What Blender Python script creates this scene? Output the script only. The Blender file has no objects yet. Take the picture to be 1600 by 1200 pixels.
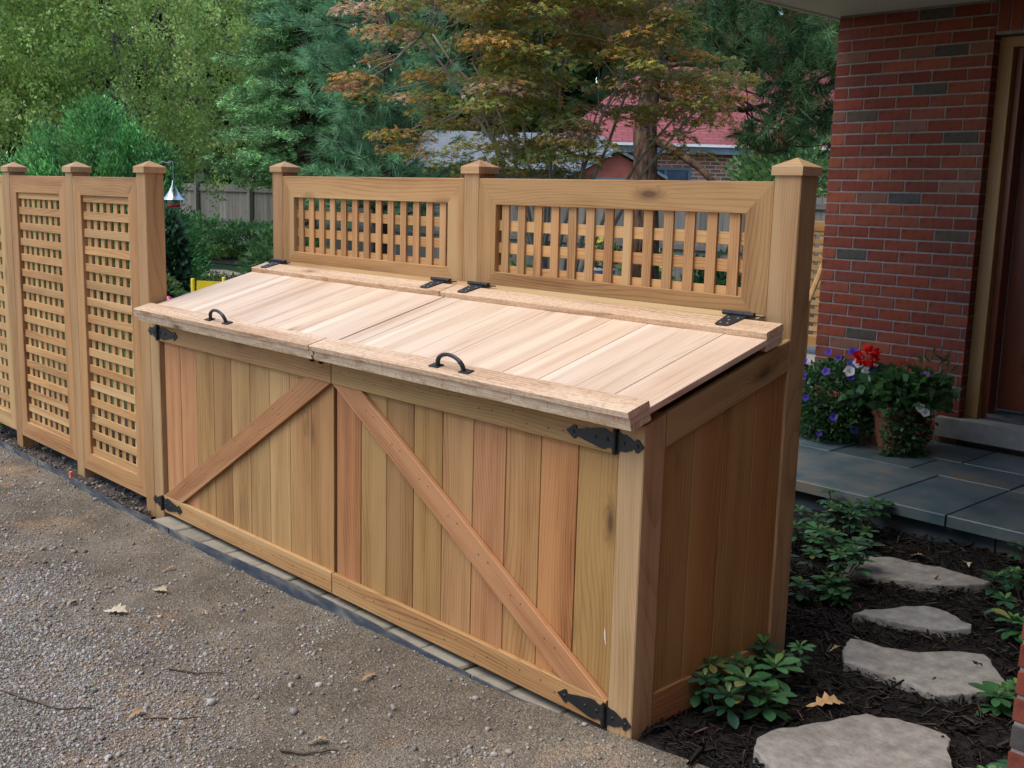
import bpy, math, random
import numpy as np
from mathutils import Matrix, Vector

# ------------------------------------------------------------------ camera, sky, sun, exposure
sc = bpy.context.scene
COL = sc.collection

def rad(a): return math.radians(a)

CAM = Vector((1.821, -2.2174, 1.4939))
YAW, PITCH, ROLL = rad(46.5218), rad(-9.8232), rad(1.4681)
fwd = Vector((-math.sin(YAW)*math.cos(PITCH), math.cos(YAW)*math.cos(PITCH), math.sin(PITCH)))
rgt = Vector((math.cos(YAW), math.sin(YAW), 0)); upv = rgt.cross(fwd)
cr = rgt*math.cos(ROLL) + upv*math.sin(ROLL); cu = -rgt*math.sin(ROLL) + upv*math.cos(ROLL)
cd = bpy.data.cameras.new('camera'); cam = bpy.data.objects.new('camera', cd); COL.objects.link(cam)
m = Matrix((cr, cu, -fwd)).transposed().to_4x4(); m.translation = CAM
cam.matrix_world = m
cd.sensor_width = 36; cd.lens = 36*1713.2/1600; cd.clip_start = .05; cd.clip_end = 500
sc.camera = cam
sc.render.resolution_x, sc.render.resolution_y = 1024, 768
sc.render.engine = 'CYCLES'
sc.cycles.max_bounces = 6; sc.cycles.diffuse_bounces = 3; sc.cycles.glossy_bounces = 2; sc.cycles.transmission_bounces = 4
sc.cycles.caustics_reflective = False; sc.cycles.caustics_refractive = False

SUN_EL, SUN_AZ = 62, 200          # azimuth clockwise from +Y: over the driveway, to the front left
w = bpy.data.worlds.new('World'); sc.world = w; w.use_nodes = True
wn = w.node_tree.nodes; wl = w.node_tree.links
sky = wn.new('ShaderNodeTexSky'); sky.sky_type = 'NISHITA'; sky.sun_disc = False
sky.sun_elevation = rad(SUN_EL); sky.sun_rotation = rad(SUN_AZ)
sky.air_density = 1.0; sky.dust_density = 1.2; sky.ozone_density = .4
wl.new(sky.outputs[0], wn['Background'].inputs[0]); wn['Background'].inputs[1].default_value = .15
sd = bpy.data.lights.new('sun', 'SUN'); sd.energy = 1.5; sd.angle = rad(45); sd.color = (1, .95, .87)
so = bpy.data.objects.new('sun', sd); COL.objects.link(so)
sv = Vector((math.sin(rad(SUN_AZ))*math.cos(rad(SUN_EL)), math.cos(rad(SUN_AZ))*math.cos(rad(SUN_EL)), math.sin(rad(SUN_EL))))
so.rotation_euler = sv.to_track_quat('Z', 'Y').to_euler(); so.location = sv*30
vs = sc.view_settings; vs.view_transform = 'Standard'; vs.look = 'None'; vs.exposure = .85; vs.gamma = 1
vs.use_curve_mapping = False

rnd = random.Random(11)
rng = np.random.default_rng(7)

# ------------------------------------------------------------------ object helpers
WORLD = {}
def reg(o, parent=None, mw=None):
    COL.objects.link(o)
    mw = mw if mw is not None else Matrix.Identity(4)
    if parent is not None:
        o.parent = parent
        o.matrix_parent_inverse = WORLD[parent.name].inverted()
    o.matrix_basis = mw
    WORLD[o.name] = mw.copy()
    return o
def tag(o, label=None, cat=None, group=None, kind=None):
    if label: o['label'] = label
    if cat: o['category'] = cat
    if group: o['group'] = group
    if kind: o['kind'] = kind
    return o
def thing(name, loc, label, cat, group=None):
    o = bpy.data.objects.new(name, None); o.empty_display_size = .1
    reg(o, None, Matrix.Translation(Vector(loc)))
    return tag(o, label, cat, group)
def mesh_np(name, V, F, mat, col=None, smooth=False):
    """V (n,3); F (m,k) all faces with k corners"""
    V = np.asarray(V, np.float32); F = np.asarray(F, np.int32)
    me = bpy.data.meshes.new(name); k = F.shape[1]
    me.vertices.add(len(V)); me.vertices.foreach_set('co', V.ravel())
    me.loops.add(F.size); me.loops.foreach_set('vertex_index', F.ravel())
    me.polygons.add(len(F)); me.polygons.foreach_set('loop_start', np.arange(0, F.size, k, dtype=np.int32))
    me.polygons.foreach_set('loop_total', np.full(len(F), k, np.int32))
    if smooth: me.polygons.foreach_set('use_smooth', np.ones(len(F), bool))
    me.update(calc_edges=True)
    if col is not None:
        a = me.color_attributes.new('Col', 'FLOAT_COLOR', 'POINT')
        c = np.ones((len(V), 4), np.float32); c[:, :3] = col; a.data.foreach_set('color', c.ravel())
    me.materials.append(mat)
    return me
def mesh_py(name, V, F, mat, smooth=False):
    me = bpy.data.meshes.new(name); me.from_pydata([tuple(v) for v in V], [], F); me.update()
    me.materials.append(mat)
    if smooth: me.polygons.foreach_set('use_smooth', [True]*len(me.polygons))
    return me
def obj(name, me, parent=None, mw=None, tint=None):
    o = bpy.data.objects.new(name, me)
    if tint is None: tint = (1, 1, 1)
    o.color = (*tint, rnd.random())
    return reg(o, parent, mw)

class MB:
    """collects pieces of one part"""
    def __init__(s): s.V = []; s.F = []
    def add(s, V, F):
        n = len(s.V); s.V += [tuple(v) for v in V]; s.F += [tuple(i+n for i in f) for f in F]; return s
    def box(s, a, b):
        (x0, y0, z0), (x1, y1, z1) = a, b
        return s.add([(x0,y0,z0),(x1,y0,z0),(x1,y1,z0),(x0,y1,z0),(x0,y0,z1),(x1,y0,z1),(x1,y1,z1),(x0,y1,z1)],
              [(3,2,1,0),(4,5,6,7),(0,1,5,4),(1,2,6,5),(2,3,7,6),(3,0,4,7)])
    def prism(s, poly, z0, z1, ch=0.0):
        """polygon in xy (ccw) from z0 to z1, top edge chamfered by ch"""
        n = len(poly); cx = sum(p[0] for p in poly)/n; cy = sum(p[1] for p in poly)/n
        rings = [[(x, y, z0) for x, y in poly], [(x, y, z1-ch) for x, y in poly]]
        if ch:
            t = []
            for x, y in poly:
                d = math.hypot(x-cx, y-cy) or 1; t.append((x-(x-cx)/d*ch, y-(y-cy)/d*ch, z1))
            rings.append(t)
        V = [v for r in rings for v in r]; F = [tuple(range(n-1, -1, -1))]
        for k in range(len(rings)-1):
            for i in range(n):
                j = (i+1) % n; F.append((k*n+i, k*n+j, (k+1)*n+j, (k+1)*n+i))
        F.append(tuple((len(rings)-1)*n+i for i in range(n)))
        return s.add(V, F)
    def tube(s, pts, rad_, n=6, cap=True):
        pts = [Vector(p) for p in pts]; V = []; F = []
        if not isinstance(rad_, (list, tuple)): rad_ = [rad_]*len(pts)
        ref = None
        for i, p in enumerate(pts):
            t = (pts[min(i+1, len(pts)-1)] - pts[max(i-1, 0)]).normalized()
            if ref is None:
                ref = Vector((0, 0, 1)) if abs(t.z) < .9 else Vector((1, 0, 0))
            u = (ref - t*ref.dot(t)).normalized(); v = t.cross(u); ref = u
            for k in range(n):
                a = 2*math.pi*k/n; V.append(p + (u*math.cos(a) + v*math.sin(a))*rad_[i])
        for i in range(len(pts)-1):
            for k in range(n):
                j = (k+1) % n; F.append((i*n+k, i*n+j, (i+1)*n+j, (i+1)*n+k))
        if cap: F.append(tuple(range(n-1, -1, -1))); F.append(tuple((len(pts)-1)*n+k for k in range(n)))
        return s.add(V, F)
    def lathe(s, prof, n=20, c=(0, 0, 0)):
        V = []; F = []
        for r, z in prof:
            for k in range(n):
                a = 2*math.pi*k/n; V.append((c[0]+r*math.cos(a), c[1]+r*math.sin(a), c[2]+z))
        for i in range(len(prof)-1):
            for k in range(n):
                j = (k+1) % n; F.append((i*n+k, i*n+j, (i+1)*n+j, (i+1)*n+k))
        return s.add(V, F)
    def build(s, name, mat, parent=None, mw=None, smooth=False, tint=None):
        return obj(name, mesh_py(name, s.V, s.F, mat, smooth), parent, mw, tint)

# ------------------------------------------------------------------ materials
def mat_new(name):
    m = bpy.data.materials.new(name); m.use_nodes = True
    nt = m.node_tree; return m, nt.nodes, nt.links, nt.nodes['Principled BSDF']
def N(nodes, typ, **kw):
    n = nodes.new(typ)
    for k, v in kw.items():
        if k.startswith('i_'): n.inputs[k[2:].replace('_', ' ')].default_value = v
        else: setattr(n, k, v)
    return n
def ramp(nodes, stops, interp='LINEAR'):
    r = nodes.new('ShaderNodeValToRGB'); r.color_ramp.interpolation = interp
    el = r.color_ramp.elements
    while len(el) < len(stops): el.new(.5)
    for e, (p, c) in zip(el, stops): e.position = p; e.color = (*c, 1) if len(c) == 3 else c
    return r
def mixc(nodes, links, a, b, fac, mode='MIX'):
    n = nodes.new('ShaderNodeMix'); n.data_type = 'RGBA'; n.blend_type = mode
    for s, v in ((n.inputs[0], fac), (n.inputs[6], a), (n.inputs[7], b)):
        if hasattr(v, 'is_linked') or isinstance(v, bpy.types.NodeSocket): links.new(v, s)
        elif isinstance(v, (int, float)): s.default_value = v
        else: s.default_value = (*v, 1)
    return n.outputs[2]
def math_(nodes, links, op, a, b=None, clamp=False):
    n = nodes.new('ShaderNodeMath'); n.operation = op; n.use_clamp = clamp
    for i, v in enumerate((a, b)):
        if v is None: continue
        if isinstance(v, bpy.types.NodeSocket): links.new(v, n.inputs[i])
        else: n.inputs[i].default_value = v
    return n.outputs[0]

def wood(name, dark, mid, light, sap=None, sapamt=.0, rough=.62, knots=1.0, saw=.0, bump=.25, contrast=1.0, speck=0.):
    """sawn timber; board length is local X. The object colour tints it, its alpha is the seed."""
    m, n, l, p = mat_new(name)
    tc = n.new('ShaderNodeTexCoord'); oi = n.new('ShaderNodeObjectInfo')
    off = N(n, 'ShaderNodeVectorMath', operation='SCALE'); off.inputs[0].default_value = (37.1, 11.7, 23.3); l.new(oi.outputs['Alpha'], off.inputs['Scale'])
    add = N(n, 'ShaderNodeVectorMath', operation='ADD'); l.new(tc.outputs['Object'], add.inputs[0]); l.new(off.outputs[0], add.inputs[1])
    def scaled(v):
        mp = N(n, 'ShaderNodeVectorMath', operation='MULTIPLY'); l.new(add.outputs[0], mp.inputs[0]); mp.inputs[1].default_value = v; return mp.outputs[0]
    # knots
    vo = N(n, 'ShaderNodeTexVoronoi', feature='F1'); vo.inputs['Scale'].default_value = 1; l.new(scaled((3.0, 9, .6)), vo.inputs['Vector'])
    pick = N(n, 'ShaderNodeSeparateColor'); l.new(vo.outputs['Color'], pick.inputs[0])
    sel = math_(n, l, 'GREATER_THAN', pick.outputs[0], 1-.055*knots)
    kd = N(n, 'ShaderNodeMapRange', interpolation_type='SMOOTHSTEP'); kd.inputs[1].default_value = .09; kd.inputs[2].default_value = .30; kd.inputs[3].default_value = 1; kd.inputs[4].default_value = 0
    l.new(vo.outputs['Distance'], kd.inputs[0]); knot = math_(n, l, 'MULTIPLY', kd.outputs[0], sel)
    kc = N(n, 'ShaderNodeMapRange', interpolation_type='SMOOTHSTEP'); kc.inputs[1].default_value = .06; kc.inputs[2].default_value = .13; kc.inputs[3].default_value = 1; kc.inputs[4].default_value = 0
    l.new(vo.outputs['Distance'], kc.inputs[0]); kcore = math_(n, l, 'MULTIPLY', kc.outputs[0], sel)
    # annual rings cut lengthwise
    wob = N(n, 'ShaderNodeTexNoise'); wob.inputs['Scale'].default_value = 1; wob.inputs['Detail'].default_value = 1; l.new(scaled((1.1, 5, 5)), wob.inputs['Vector'])
    ringv = math_(n, l, 'MULTIPLY', wob.outputs[0], 7.0)
    ringv = math_(n, l, 'ADD', ringv, math_(n, l, 'MULTIPLY', knot, 1.3))
    sx = n.new('ShaderNodeSeparateXYZ'); l.new(scaled((1, 1, 1)), sx.inputs[0])
    ringv = math_(n, l, 'ADD', ringv, math_(n, l, 'MULTIPLY', sx.outputs[1], 48.0))
    fr = math_(n, l, 'FRACT', math_(n, l, 'MULTIPLY', ringv, 1.6))
    rg = N(n, 'ShaderNodeMapRange', interpolation_type='SMOOTHSTEP'); rg.inputs[1].default_value = .52; rg.inputs[2].default_value = .96; l.new(fr, rg.inputs[0])
    # long streaks of heart wood and fine fibre
    st = N(n, 'ShaderNodeTexNoise'); st.inputs['Scale'].default_value = 1; st.inputs['Detail'].default_value = 2; l.new(scaled((.9, 14, 14)), st.inputs['Vector'])
    fb = N(n, 'ShaderNodeTexNoise'); fb.inputs['Scale'].default_value = 1; fb.inputs['Detail'].default_value = 2; fb.inputs['Roughness'].default_value = .7; l.new(scaled((6, 150, 150)), fb.inputs['Vector'])
    bl = N(n, 'ShaderNodeTexNoise'); bl.inputs['Scale'].default_value = 1; bl.inputs['Detail'].default_value = 1; l.new(scaled((5, 16, 16)), bl.inputs['Vector'])
    v = math_(n, l, 'ADD', math_(n, l, 'MULTIPLY', st.outputs[0], .75*contrast), math_(n, l, 'MULTIPLY', fb.outputs[0], .36))
    v = math_(n, l, 'ADD', v, math_(n, l, 'MULTIPLY', bl.outputs[0], .22))
    v = math_(n, l, 'SUBTRACT', v, math_(n, l, 'MULTIPLY', rg.outputs[0], .15*contrast))
    v = math_(n, l, 'ADD', v, .0 - .375*(contrast-1))
    cr_ = ramp(n, [(.28, dark), (.5, mid), (.74, light)]); l.new(v, cr_.inputs[0])
    c = cr_.outputs[0]
    if sap:
        s2 = N(n, 'ShaderNodeTexNoise'); s2.inputs['Scale'].default_value = 1; s2.inputs['Detail'].default_value = 1; l.new(scaled((.35, 9, 9)), s2.inputs['Vector'])
        sr = N(n, 'ShaderNodeMapRange', interpolation_type='SMOOTHSTEP'); sr.inputs[1].default_value = .60-sapamt*.25; sr.inputs[2].default_value = .70-sapamt*.2; l.new(s2.outputs[0], sr.inputs[0])
        c = mixc(n, l, c, sap, math_(n, l, 'MULTIPLY', sr.outputs[0], .85))
    kn = mixc(n, l, c, tuple(x*.62 for x in dark), math_(n, l, 'MULTIPLY', knot, .55))
    kn = mixc(n, l, kn, (.085, .04, .02), math_(n, l, 'MULTIPLY', kcore, .75))
    if speck:
        s3 = N(n, 'ShaderNodeTexNoise'); s3.inputs['Scale'].default_value = 1; s3.inputs['Detail'].default_value = 2; s3.inputs['Roughness'].default_value = .75; l.new(scaled((55, 95, 95)), s3.inputs['Vector'])
        r3 = ramp(n, [(.36, (.62, .52, .42)), (.5, (1, 1, 1)), (.66, (1.12, 1.12, 1.1))]); l.new(s3.outputs[0], r3.inputs[0]); kn = mixc(n, l, kn, r3.outputs[0], speck, 'MULTIPLY')
    tint = mixc(n, l, kn, oi.outputs['Color'], 1.0, 'MULTIPLY')
    l.new(tint, p.inputs['Base Color']); p.inputs['Roughness'].default_value = rough
    p.inputs['Specular IOR Level'].default_value = .35
    bh = fb.outputs[0]
    if saw:
        sw = N(n, 'ShaderNodeTexNoise'); sw.inputs['Scale'].default_value = 1; sw.inputs['Detail'].default_value = 2; l.new(scaled((190, 6, 6)), sw.inputs['Vector'])
        bh = math_(n, l, 'ADD', bh, math_(n, l, 'MULTIPLY', sw.outputs[0], saw))
    b = n.new('ShaderNodeBump'); b.inputs['Strength'].default_value = bump; b.inputs['Distance'].default_value = .0025
    l.new(bh, b.inputs['Height']); l.new(b.outputs[0], p.inputs['Normal'])
    return m

M = {}
M['cedar'] = wood('cedar', (.185, .088, .033), (.32, .180, .074), (.42, .262, .120), sap=(.47, .325, .165), sapamt=.02, contrast=1.1, knots=2.4)
M['cedar_post'] = wood('cedar_post', (.215, .106, .045), (.325, .180, .083), (.415, .252, .132), sap=(.455, .305, .168), sapamt=.0, saw=.5, contrast=1.05, knots=2.0)
M['cedar_lid'] = wood('cedar_lid', (.41, .24, .145), (.585, .425, .305), (.67, .525, .40), sap=(.73, .62, .485), sapamt=.08, rough=.45, knots=2.6, contrast=1.1)
M['cedar_rough'] = wood('cedar_rough', (.36, .21, .115), (.54, .38, .255), (.655, .50, .365), sap=(.64, .50, .37), sapamt=0, saw=1.6, bump=.8, rough=.7, knots=1.2, contrast=1.3, speck=.5)
M['cedar_shaded'] = wood('cedar_shaded', (.18, .078, .022), (.28, .138, .042), (.36, .20, .07), sap=(.37, .24, .10), sapamt=0)  # same cedar as the doors, with the right end's shade mixed into its tones
M['old_wood'] = wood('old_wood', (.10, .092, .082), (.155, .142, .125), (.21, .195, .17), rough=.85, knots=.4)
M['door_wood'] = wood('door_wood', (.10, .022, .010), (.14, .034, .014), (.18, .048, .02), rough=.35, knots=0)
M['jamb_wood'] = wood('jamb_wood', (.24, .12, .04), (.32, .17, .06), (.40, .23, .09), rough=.45, knots=.3)

def noisy(name, stops, scale=6, detail=6, rough=.8, bump=.3, bscale=40, dist=.01, coord='Object', tint=False, spec=.3, metal=0, vec=(1, 1, 1)):
    m, n, l, p = mat_new(name)
    tc = n.new('ShaderNodeTexCoord')
    mp = N(n, 'ShaderNodeMapping'); mp.inputs['Scale'].default_value = vec; l.new(tc.outputs[coord], mp.inputs[0])
    a = n.new('ShaderNodeTexNoise'); a.inputs['Scale'].default_value = scale; a.inputs['Detail'].default_value = detail; a.inputs['Roughness'].default_value = .65; l.new(mp.outputs[0], a.inputs['Vector'])
    r = ramp(n, stops); l.new(a.outputs[0], r.inputs[0]); c = r.outputs[0]
    if tint:
        oi = n.new('ShaderNodeObjectInfo'); c = mixc(n, l, c, oi.outputs['Color'], 1.0, 'MULTIPLY')
    l.new(c, p.inputs['Base Color']); p.inputs['Roughness'].default_value = rough; p.inputs['Specular IOR Level'].default_value = spec; p.inputs['Metallic'].default_value = metal
    if bump:
        b2 = n.new('ShaderNodeTexNoise'); b2.inputs['Scale'].default_value = bscale; b2.inputs['Detail'].default_value = 5; l.new(mp.outputs[0], b2.inputs['Vector'])
        b = n.new('ShaderNodeBump'); b.inputs['Strength'].default_value = bump; b.inputs['Distance'].default_value = dist
        l.new(b2.outputs[0], b.inputs['Height']); l.new(b.outputs[0], p.inputs['Normal'])
    return m
M['black_iron'] = noisy('black_iron', [(.3, (.006, .0065, .007)), (.7, (.013, .014, .016))], 30, rough=.5, bump=.25, bscale=300, dist=.0008, spec=.5)
M['screw'] = noisy('screw', [(.3, (.45, .46, .5)), (.7, (.6, .62, .66))], 50, rough=.3, bump=0, metal=.8)
M['nail'] = noisy('nail', [(.3, (.03, .022, .018)), (.7, (.06, .04, .03))], 50, rough=.6, bump=0)
M['brick'] = noisy('brick', [(.25, (.50, .50, .52)), (.45, (.95, .95, .95)), (.6, (1.05, 1.03, 1)), (.8, (1.4, 1.3, 1.2))], 17, rough=.85, bump=.5, bscale=120, dist=.002, tint=True, spec=.2)
M['mortar'] = noisy('mortar', [(.3, (.20, .165, .15)), (.7, (.30, .255, .235))], 30, rough=.95, bump=.5, bscale=150, dist=.003)
M['bluestone'] = noisy('bluestone', [(.27, (.05, .085, .095)), (.42, (.09, .132, .145)), (.54, (.14, .168, .172)), (.64, (.215, .18, .13))], 3.2, detail=4, rough=.42, bump=.2, bscale=45, dist=.002, tint=True, spec=.5)
M['joint_sand'] = noisy('joint_sand', [(.3, (.20, .16, .11)), (.7, (.32, .27, .2))], 60, rough=.95)
M['flag'] = noisy('flag', [(.25, (.15, .138, .124)), (.5, (.26, .242, .218)), (.75, (.37, .35, .32))], 22, rough=.8, bump=.7, bscale=60, dist=.006, tint=True)
M['concrete'] = noisy('concrete', [(.3, (.28, .27, .25)), (.7, (.42, .41, .385))], 14, rough=.9, bump=.35, bscale=90, dist=.002, tint=True)
M['white_paint'] = noisy('white_paint', [(.3, (.80, .81, .79)), (.7, (.86, .87, .85))], 6, rough=.6, bump=.1)
M['terracotta'] = noisy('terracotta', [(.3, (.30, .10, .05)), (.7, (.42, .16, .085))], 9, rough=.85, bump=.2, bscale=60, dist=.002)
M['soil'] = noisy('soil', [(.3, (.035, .026, .02)), (.55, (.075, .058, .044)), (.75, (.13, .105, .08))], 16, rough=.95, bump=1, bscale=60, dist=.02)
M['mulch_bed'] = noisy('mulch_bed', [(.3, (.008, .006, .005)), (.6, (.022, .016, .013)), (.8, (.045, .033, .026))], 22, rough=.9, bump=1, bscale=55, dist=.03)
M['yellow_paint'] = noisy('yellow_paint', [(.3, (.72, .52, .02)), (.7, (.80, .60, .03))], 8, rough=.45, bump=.05)
M['red_plastic'] = noisy('red_plastic', [(.3, (.55, .012, .015)), (.7, (.62, .018, .02))], 8, rough=.3, bump=0)
M['pink_plastic'] = noisy('pink_plastic', [(.3, (.75, .10, .28)), (.7, (.8, .14, .33))], 8, rough=.4, bump=0)
M['bark'] = noisy('bark', [(.36, (.022, .014, .010)), (.48, (.09, .052, .034)), (.68, (.20, .115, .072))], 14, rough=.95, bump=1, bscale=26, dist=.04, vec=(1, 1, .25))
M['grey_bark'] = noisy('grey_bark', [(.3, (.16, .135, .11)), (.7, (.34, .30, .25))], 8, rough=.9, bump=.5, bscale=30, dist=.01)
M['birch_bark'] = noisy('birch_bark', [(.3, (.12, .105, .09)), (.6, (.27, .25, .22))], 12, rough=.85, bump=.4, vec=(1, 1, .4))
M['twig'] = noisy('twig', [(.3, (.05, .032, .022)), (.7, (.12, .08, .055))], 30, rough=.9)
M['dry_leaf'] = noisy('dry_leaf', [(.3, (.30, .21, .12)), (.7, (.52, .43, .31))], 30, rough=.8, tint=True, bump=.3, bscale=120, dist=.002)
M['grey_roof'] = noisy('grey_roof', [(.3, (.13, .14, .155)), (.7, (.21, .225, .245))], 5, rough=.9, bump=.3)
M['red_board'] = noisy('red_board', [(.3, (.36, .09, .06)), (.7, (.46, .13, .09))], 4, rough=.8)
M['blue_trim'] = noisy('blue_trim', [(.3, (.14, .18, .21)), (.7, (.19, .235, .27))], 5, rough=.6, bump=.1)
M['stripe_white'] = noisy('stripe_white', [(.3, (.68, .68, .66)), (.7, (.76, .76, .74))], 5, rough=.3, bump=0)
M['stripe_blue'] = noisy('stripe_blue', [(.3, (.08, .12, .25)), (.7, (.12, .17, .32))], 5, rough=.3, bump=0)
M['grass_sheet'] = noisy('grass_sheet', [(.3, (.028, .055, .014)), (.6, (.05, .09, .022)), (.8, (.085, .115, .035))], 3, rough=.95, bump=.8, bscale=80, dist=.03)
M['path_sand'] = noisy('path_sand', [(.3, (.33, .27, .20)), (.7, (.46, .39, .30))], 5, rough=.95, bump=.4)
M['metal_edge'] = noisy('metal_edge', [(.30, (.022, .03, .048)), (.47, (.05, .062, .08)), (.58, (.115, .115, .11)), (.72, (.24, .21, .17))], 7, detail=7, rough=.6, bump=.3, bscale=60, dist=.002, spec=.4, vec=(1, 1, 3))
M['dark_void'] = noisy('dark_void', [(.3, (.02, .017, .014)), (.7, (.035, .03, .025))], 5, rough=.9, bump=0)
M['marker'] = noisy('marker', [(.3, (.75, .16, .09)), (.7, (.8, .22, .12))], 30, rough=.6, bump=0)
M['wire'] = noisy('wire', [(.3, (.25, .25, .26)), (.7, (.35, .35, .36))], 5, rough=.4, bump=0)
M['scratch'] = noisy('scratch', [(.3, (.62, .55, .46)), (.7, (.72, .66, .58))], 60, rough=.8, bump=0)

def ground_mat():
    m, n, l, p = mat_new('driveway_dirt')
    tc = n.new('ShaderNodeTexCoord')
    def noise(s, d=6, r=.6):
        a = n.new('ShaderNodeTexNoise'); a.inputs['Scale'].default_value = s; a.inputs['Detail'].default_value = d; a.inputs['Roughness'].default_value = r
        l.new(tc.outputs['Object'], a.inputs['Vector']); return a.outputs[0]
    big = ramp(n, [(.30, (.12, .094, .066)), (.5, (.215, .178, .130)), (.68, (.31, .272, .212))]); l.new(noise(1.6, 5, .68), big.inputs[0])
    sand = ramp(n, [(.54, (0, 0, 0)), (.70, (1, 1, 1))]); l.new(noise(2.7, 5, .7), sand.inputs[0])
    c = mixc(n, l, big.outputs[0], (.42, .27, .155), math_(n, l, 'MULTIPLY', sand.outputs[0], .7))
    vo = n.new('ShaderNodeTexVoronoi'); vo.inputs['Scale'].default_value = 170; l.new(tc.outputs['Object'], vo.inputs['Vector'])
    sp = n.new('ShaderNodeSeparateColor'); l.new(vo.outputs['Color'], sp.inputs[0])
    grit = ramp(n, [(.0, (.55, .55, .55)), (.55, (.95, .95, .95)), (.85, (1.2, 1.2, 1.2)), (1, (1.6, 1.58, 1.54))]); l.new(sp.outputs[0], grit.inputs[0])
    c = mixc(n, l, c, grit.outputs[0], .75, 'MULTIPLY')
    fine = ramp(n, [(.3, (.45, .44, .43)), (.5, (1, 1, 1)), (.72, (1.5, 1.5, 1.5))]); l.new(noise(150, 3, .8), fine.inputs[0])
    c = mixc(n, l, c, fine.outputs[0], .7, 'MULTIPLY')
    l.new(c, p.inputs['Base Color']); p.inputs['Roughness'].default_value = .95; p.inputs['Specular IOR Level'].default_value = .2
    b = n.new('ShaderNodeBump'); b.inputs['Strength'].default_value = 1; b.inputs['Distance'].default_value = .012
    hgt = math_(n, l, 'ADD', noise(90, 4, .75), math_(n, l, 'MULTIPLY', noise(24, 4), 1.2))
    hgt = math_(n, l, 'SUBTRACT', hgt, math_(n, l, 'MULTIPLY', vo.outputs['Distance'], .5))
    l.new(hgt, b.inputs['Height']); l.new(b.outputs[0], p.inputs['Normal'])
    return m
M['driveway'] = ground_mat()

def colmat(name, rough=.6, trans=.35, spec=.4, var=.35):
    """foliage, petals, stones: colour from the 'Col' attribute, varied per piece"""
    m, n, l, p = mat_new(name)
    a = N(n, 'ShaderNodeAttribute', attribute_name='Col')
    g = n.new('ShaderNodeNewGeometry')
    v = math_(n, l, 'ADD', math_(n, l, 'MULTIPLY', g.outputs['Random Per Island'], 2*var), 1-var)
    vv = N(n, 'ShaderNodeVectorMath', operation='SCALE'); l.new(a.outputs['Color'], vv.inputs[0]); l.new(v, vv.inputs['Scale'])
    l.new(vv.outputs[0], p.inputs['Base Color']); p.inputs['Roughness'].default_value = rough; p.inputs['Specular IOR Level'].default_value = spec
    if trans:
        t = n.new('ShaderNodeBsdfTranslucent'); l.new(vv.outputs[0], t.inputs[0])
        mx = n.new('ShaderNodeMixShader'); mx.inputs[0].default_value = trans
        l.new(p.outputs[0], mx.inputs[1]); l.new(t.outputs[0], mx.inputs[2]); l.new(mx.outputs[0], n['Material Output'].inputs[0])
    return m
M['leaf'] = colmat('leaf', .5, .45, .4, .22)
M['glossy_leaf'] = colmat('glossy_leaf', .32, .2, .5, .3)
M['needle'] = colmat('needle', .6, .25, .3)
M['petal'] = colmat('petal', .6, .3, .2, .2)
M['stone'] = colmat('stone', .9, 0, .2, .3)
M['chip'] = colmat('chip', .8, 0, .25, .6)

def far_brick():
    m, n, l, p = mat_new('far_brick')
    tc = n.new('ShaderNodeTexCoord'); b = n.new('ShaderNodeTexBrick')
    sep = n.new('ShaderNodeSeparateXYZ'); cmb = n.new('ShaderNodeCombineXYZ'); l.new(tc.outputs['Object'], sep.inputs[0])
    l.new(sep.outputs[0], cmb.inputs[0]); l.new(sep.outputs[2], cmb.inputs[1]); l.new(cmb.outputs[0], b.inputs['Vector'])
    b.inputs['Scale'].default_value = 1; b.inputs['Brick Width'].default_value = .30; b.inputs['Row Height'].default_value = .1
    b.inputs['Mortar Size'].default_value = .014
    b.inputs['Color1'].default_value = (.52, .20, .13, 1); b.inputs['Color2'].default_value = (.22, .10, .08, 1); b.inputs['Mortar'].default_value = (.62, .48, .39, 1)
    l.new(b.outputs[0], p.inputs['Base Color']); p.inputs['Roughness'].default_value = .9
    return m
M['far_brick'] = far_brick()
def shingle():
    m, n, l, p = mat_new('red_shingle')
    tc = n.new('ShaderNodeTexCoord'); b = n.new('ShaderNodeTexBrick'); l.new(tc.outputs['Object'], b.inputs['Vector'])
    b.inputs['Scale'].default_value = 1; b.inputs['Brick Width'].default_value = .33; b.inputs['Row Height'].default_value = .16; b.inputs['Mortar Size'].default_value = .012
    b.inputs['Color1'].default_value = (.24, .06, .065, 1); b.inputs['Color2'].default_value = (.29, .08, .085, 1); b.inputs['Mortar'].default_value = (.13, .035, .04, 1)
    l.new(b.outputs[0], p.inputs['Base Color']); p.inputs['Roughness'].default_value = .9
    return m
M['red_shingle'] = shingle()
def glass(name, tint=(.9, .95, 1), rough=.02):
    m, n, l, p = mat_new(name)
    p.inputs['Base Color'].default_value = (*tint, 1); p.inputs['Roughness'].default_value = rough
    p.inputs['Transmission Weight'].default_value = 1; p.inputs['IOR'].default_value = 1.3
    return m
M['clear_dome'] = glass('clear_dome', (.85, .93, 1), .12)
M['window_glass'] = noisy('window_glass', [(.3, (.04, .06, .09)), (.7, (.10, .14, .20))], 2, rough=.08, bump=0, spec=.8)

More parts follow.
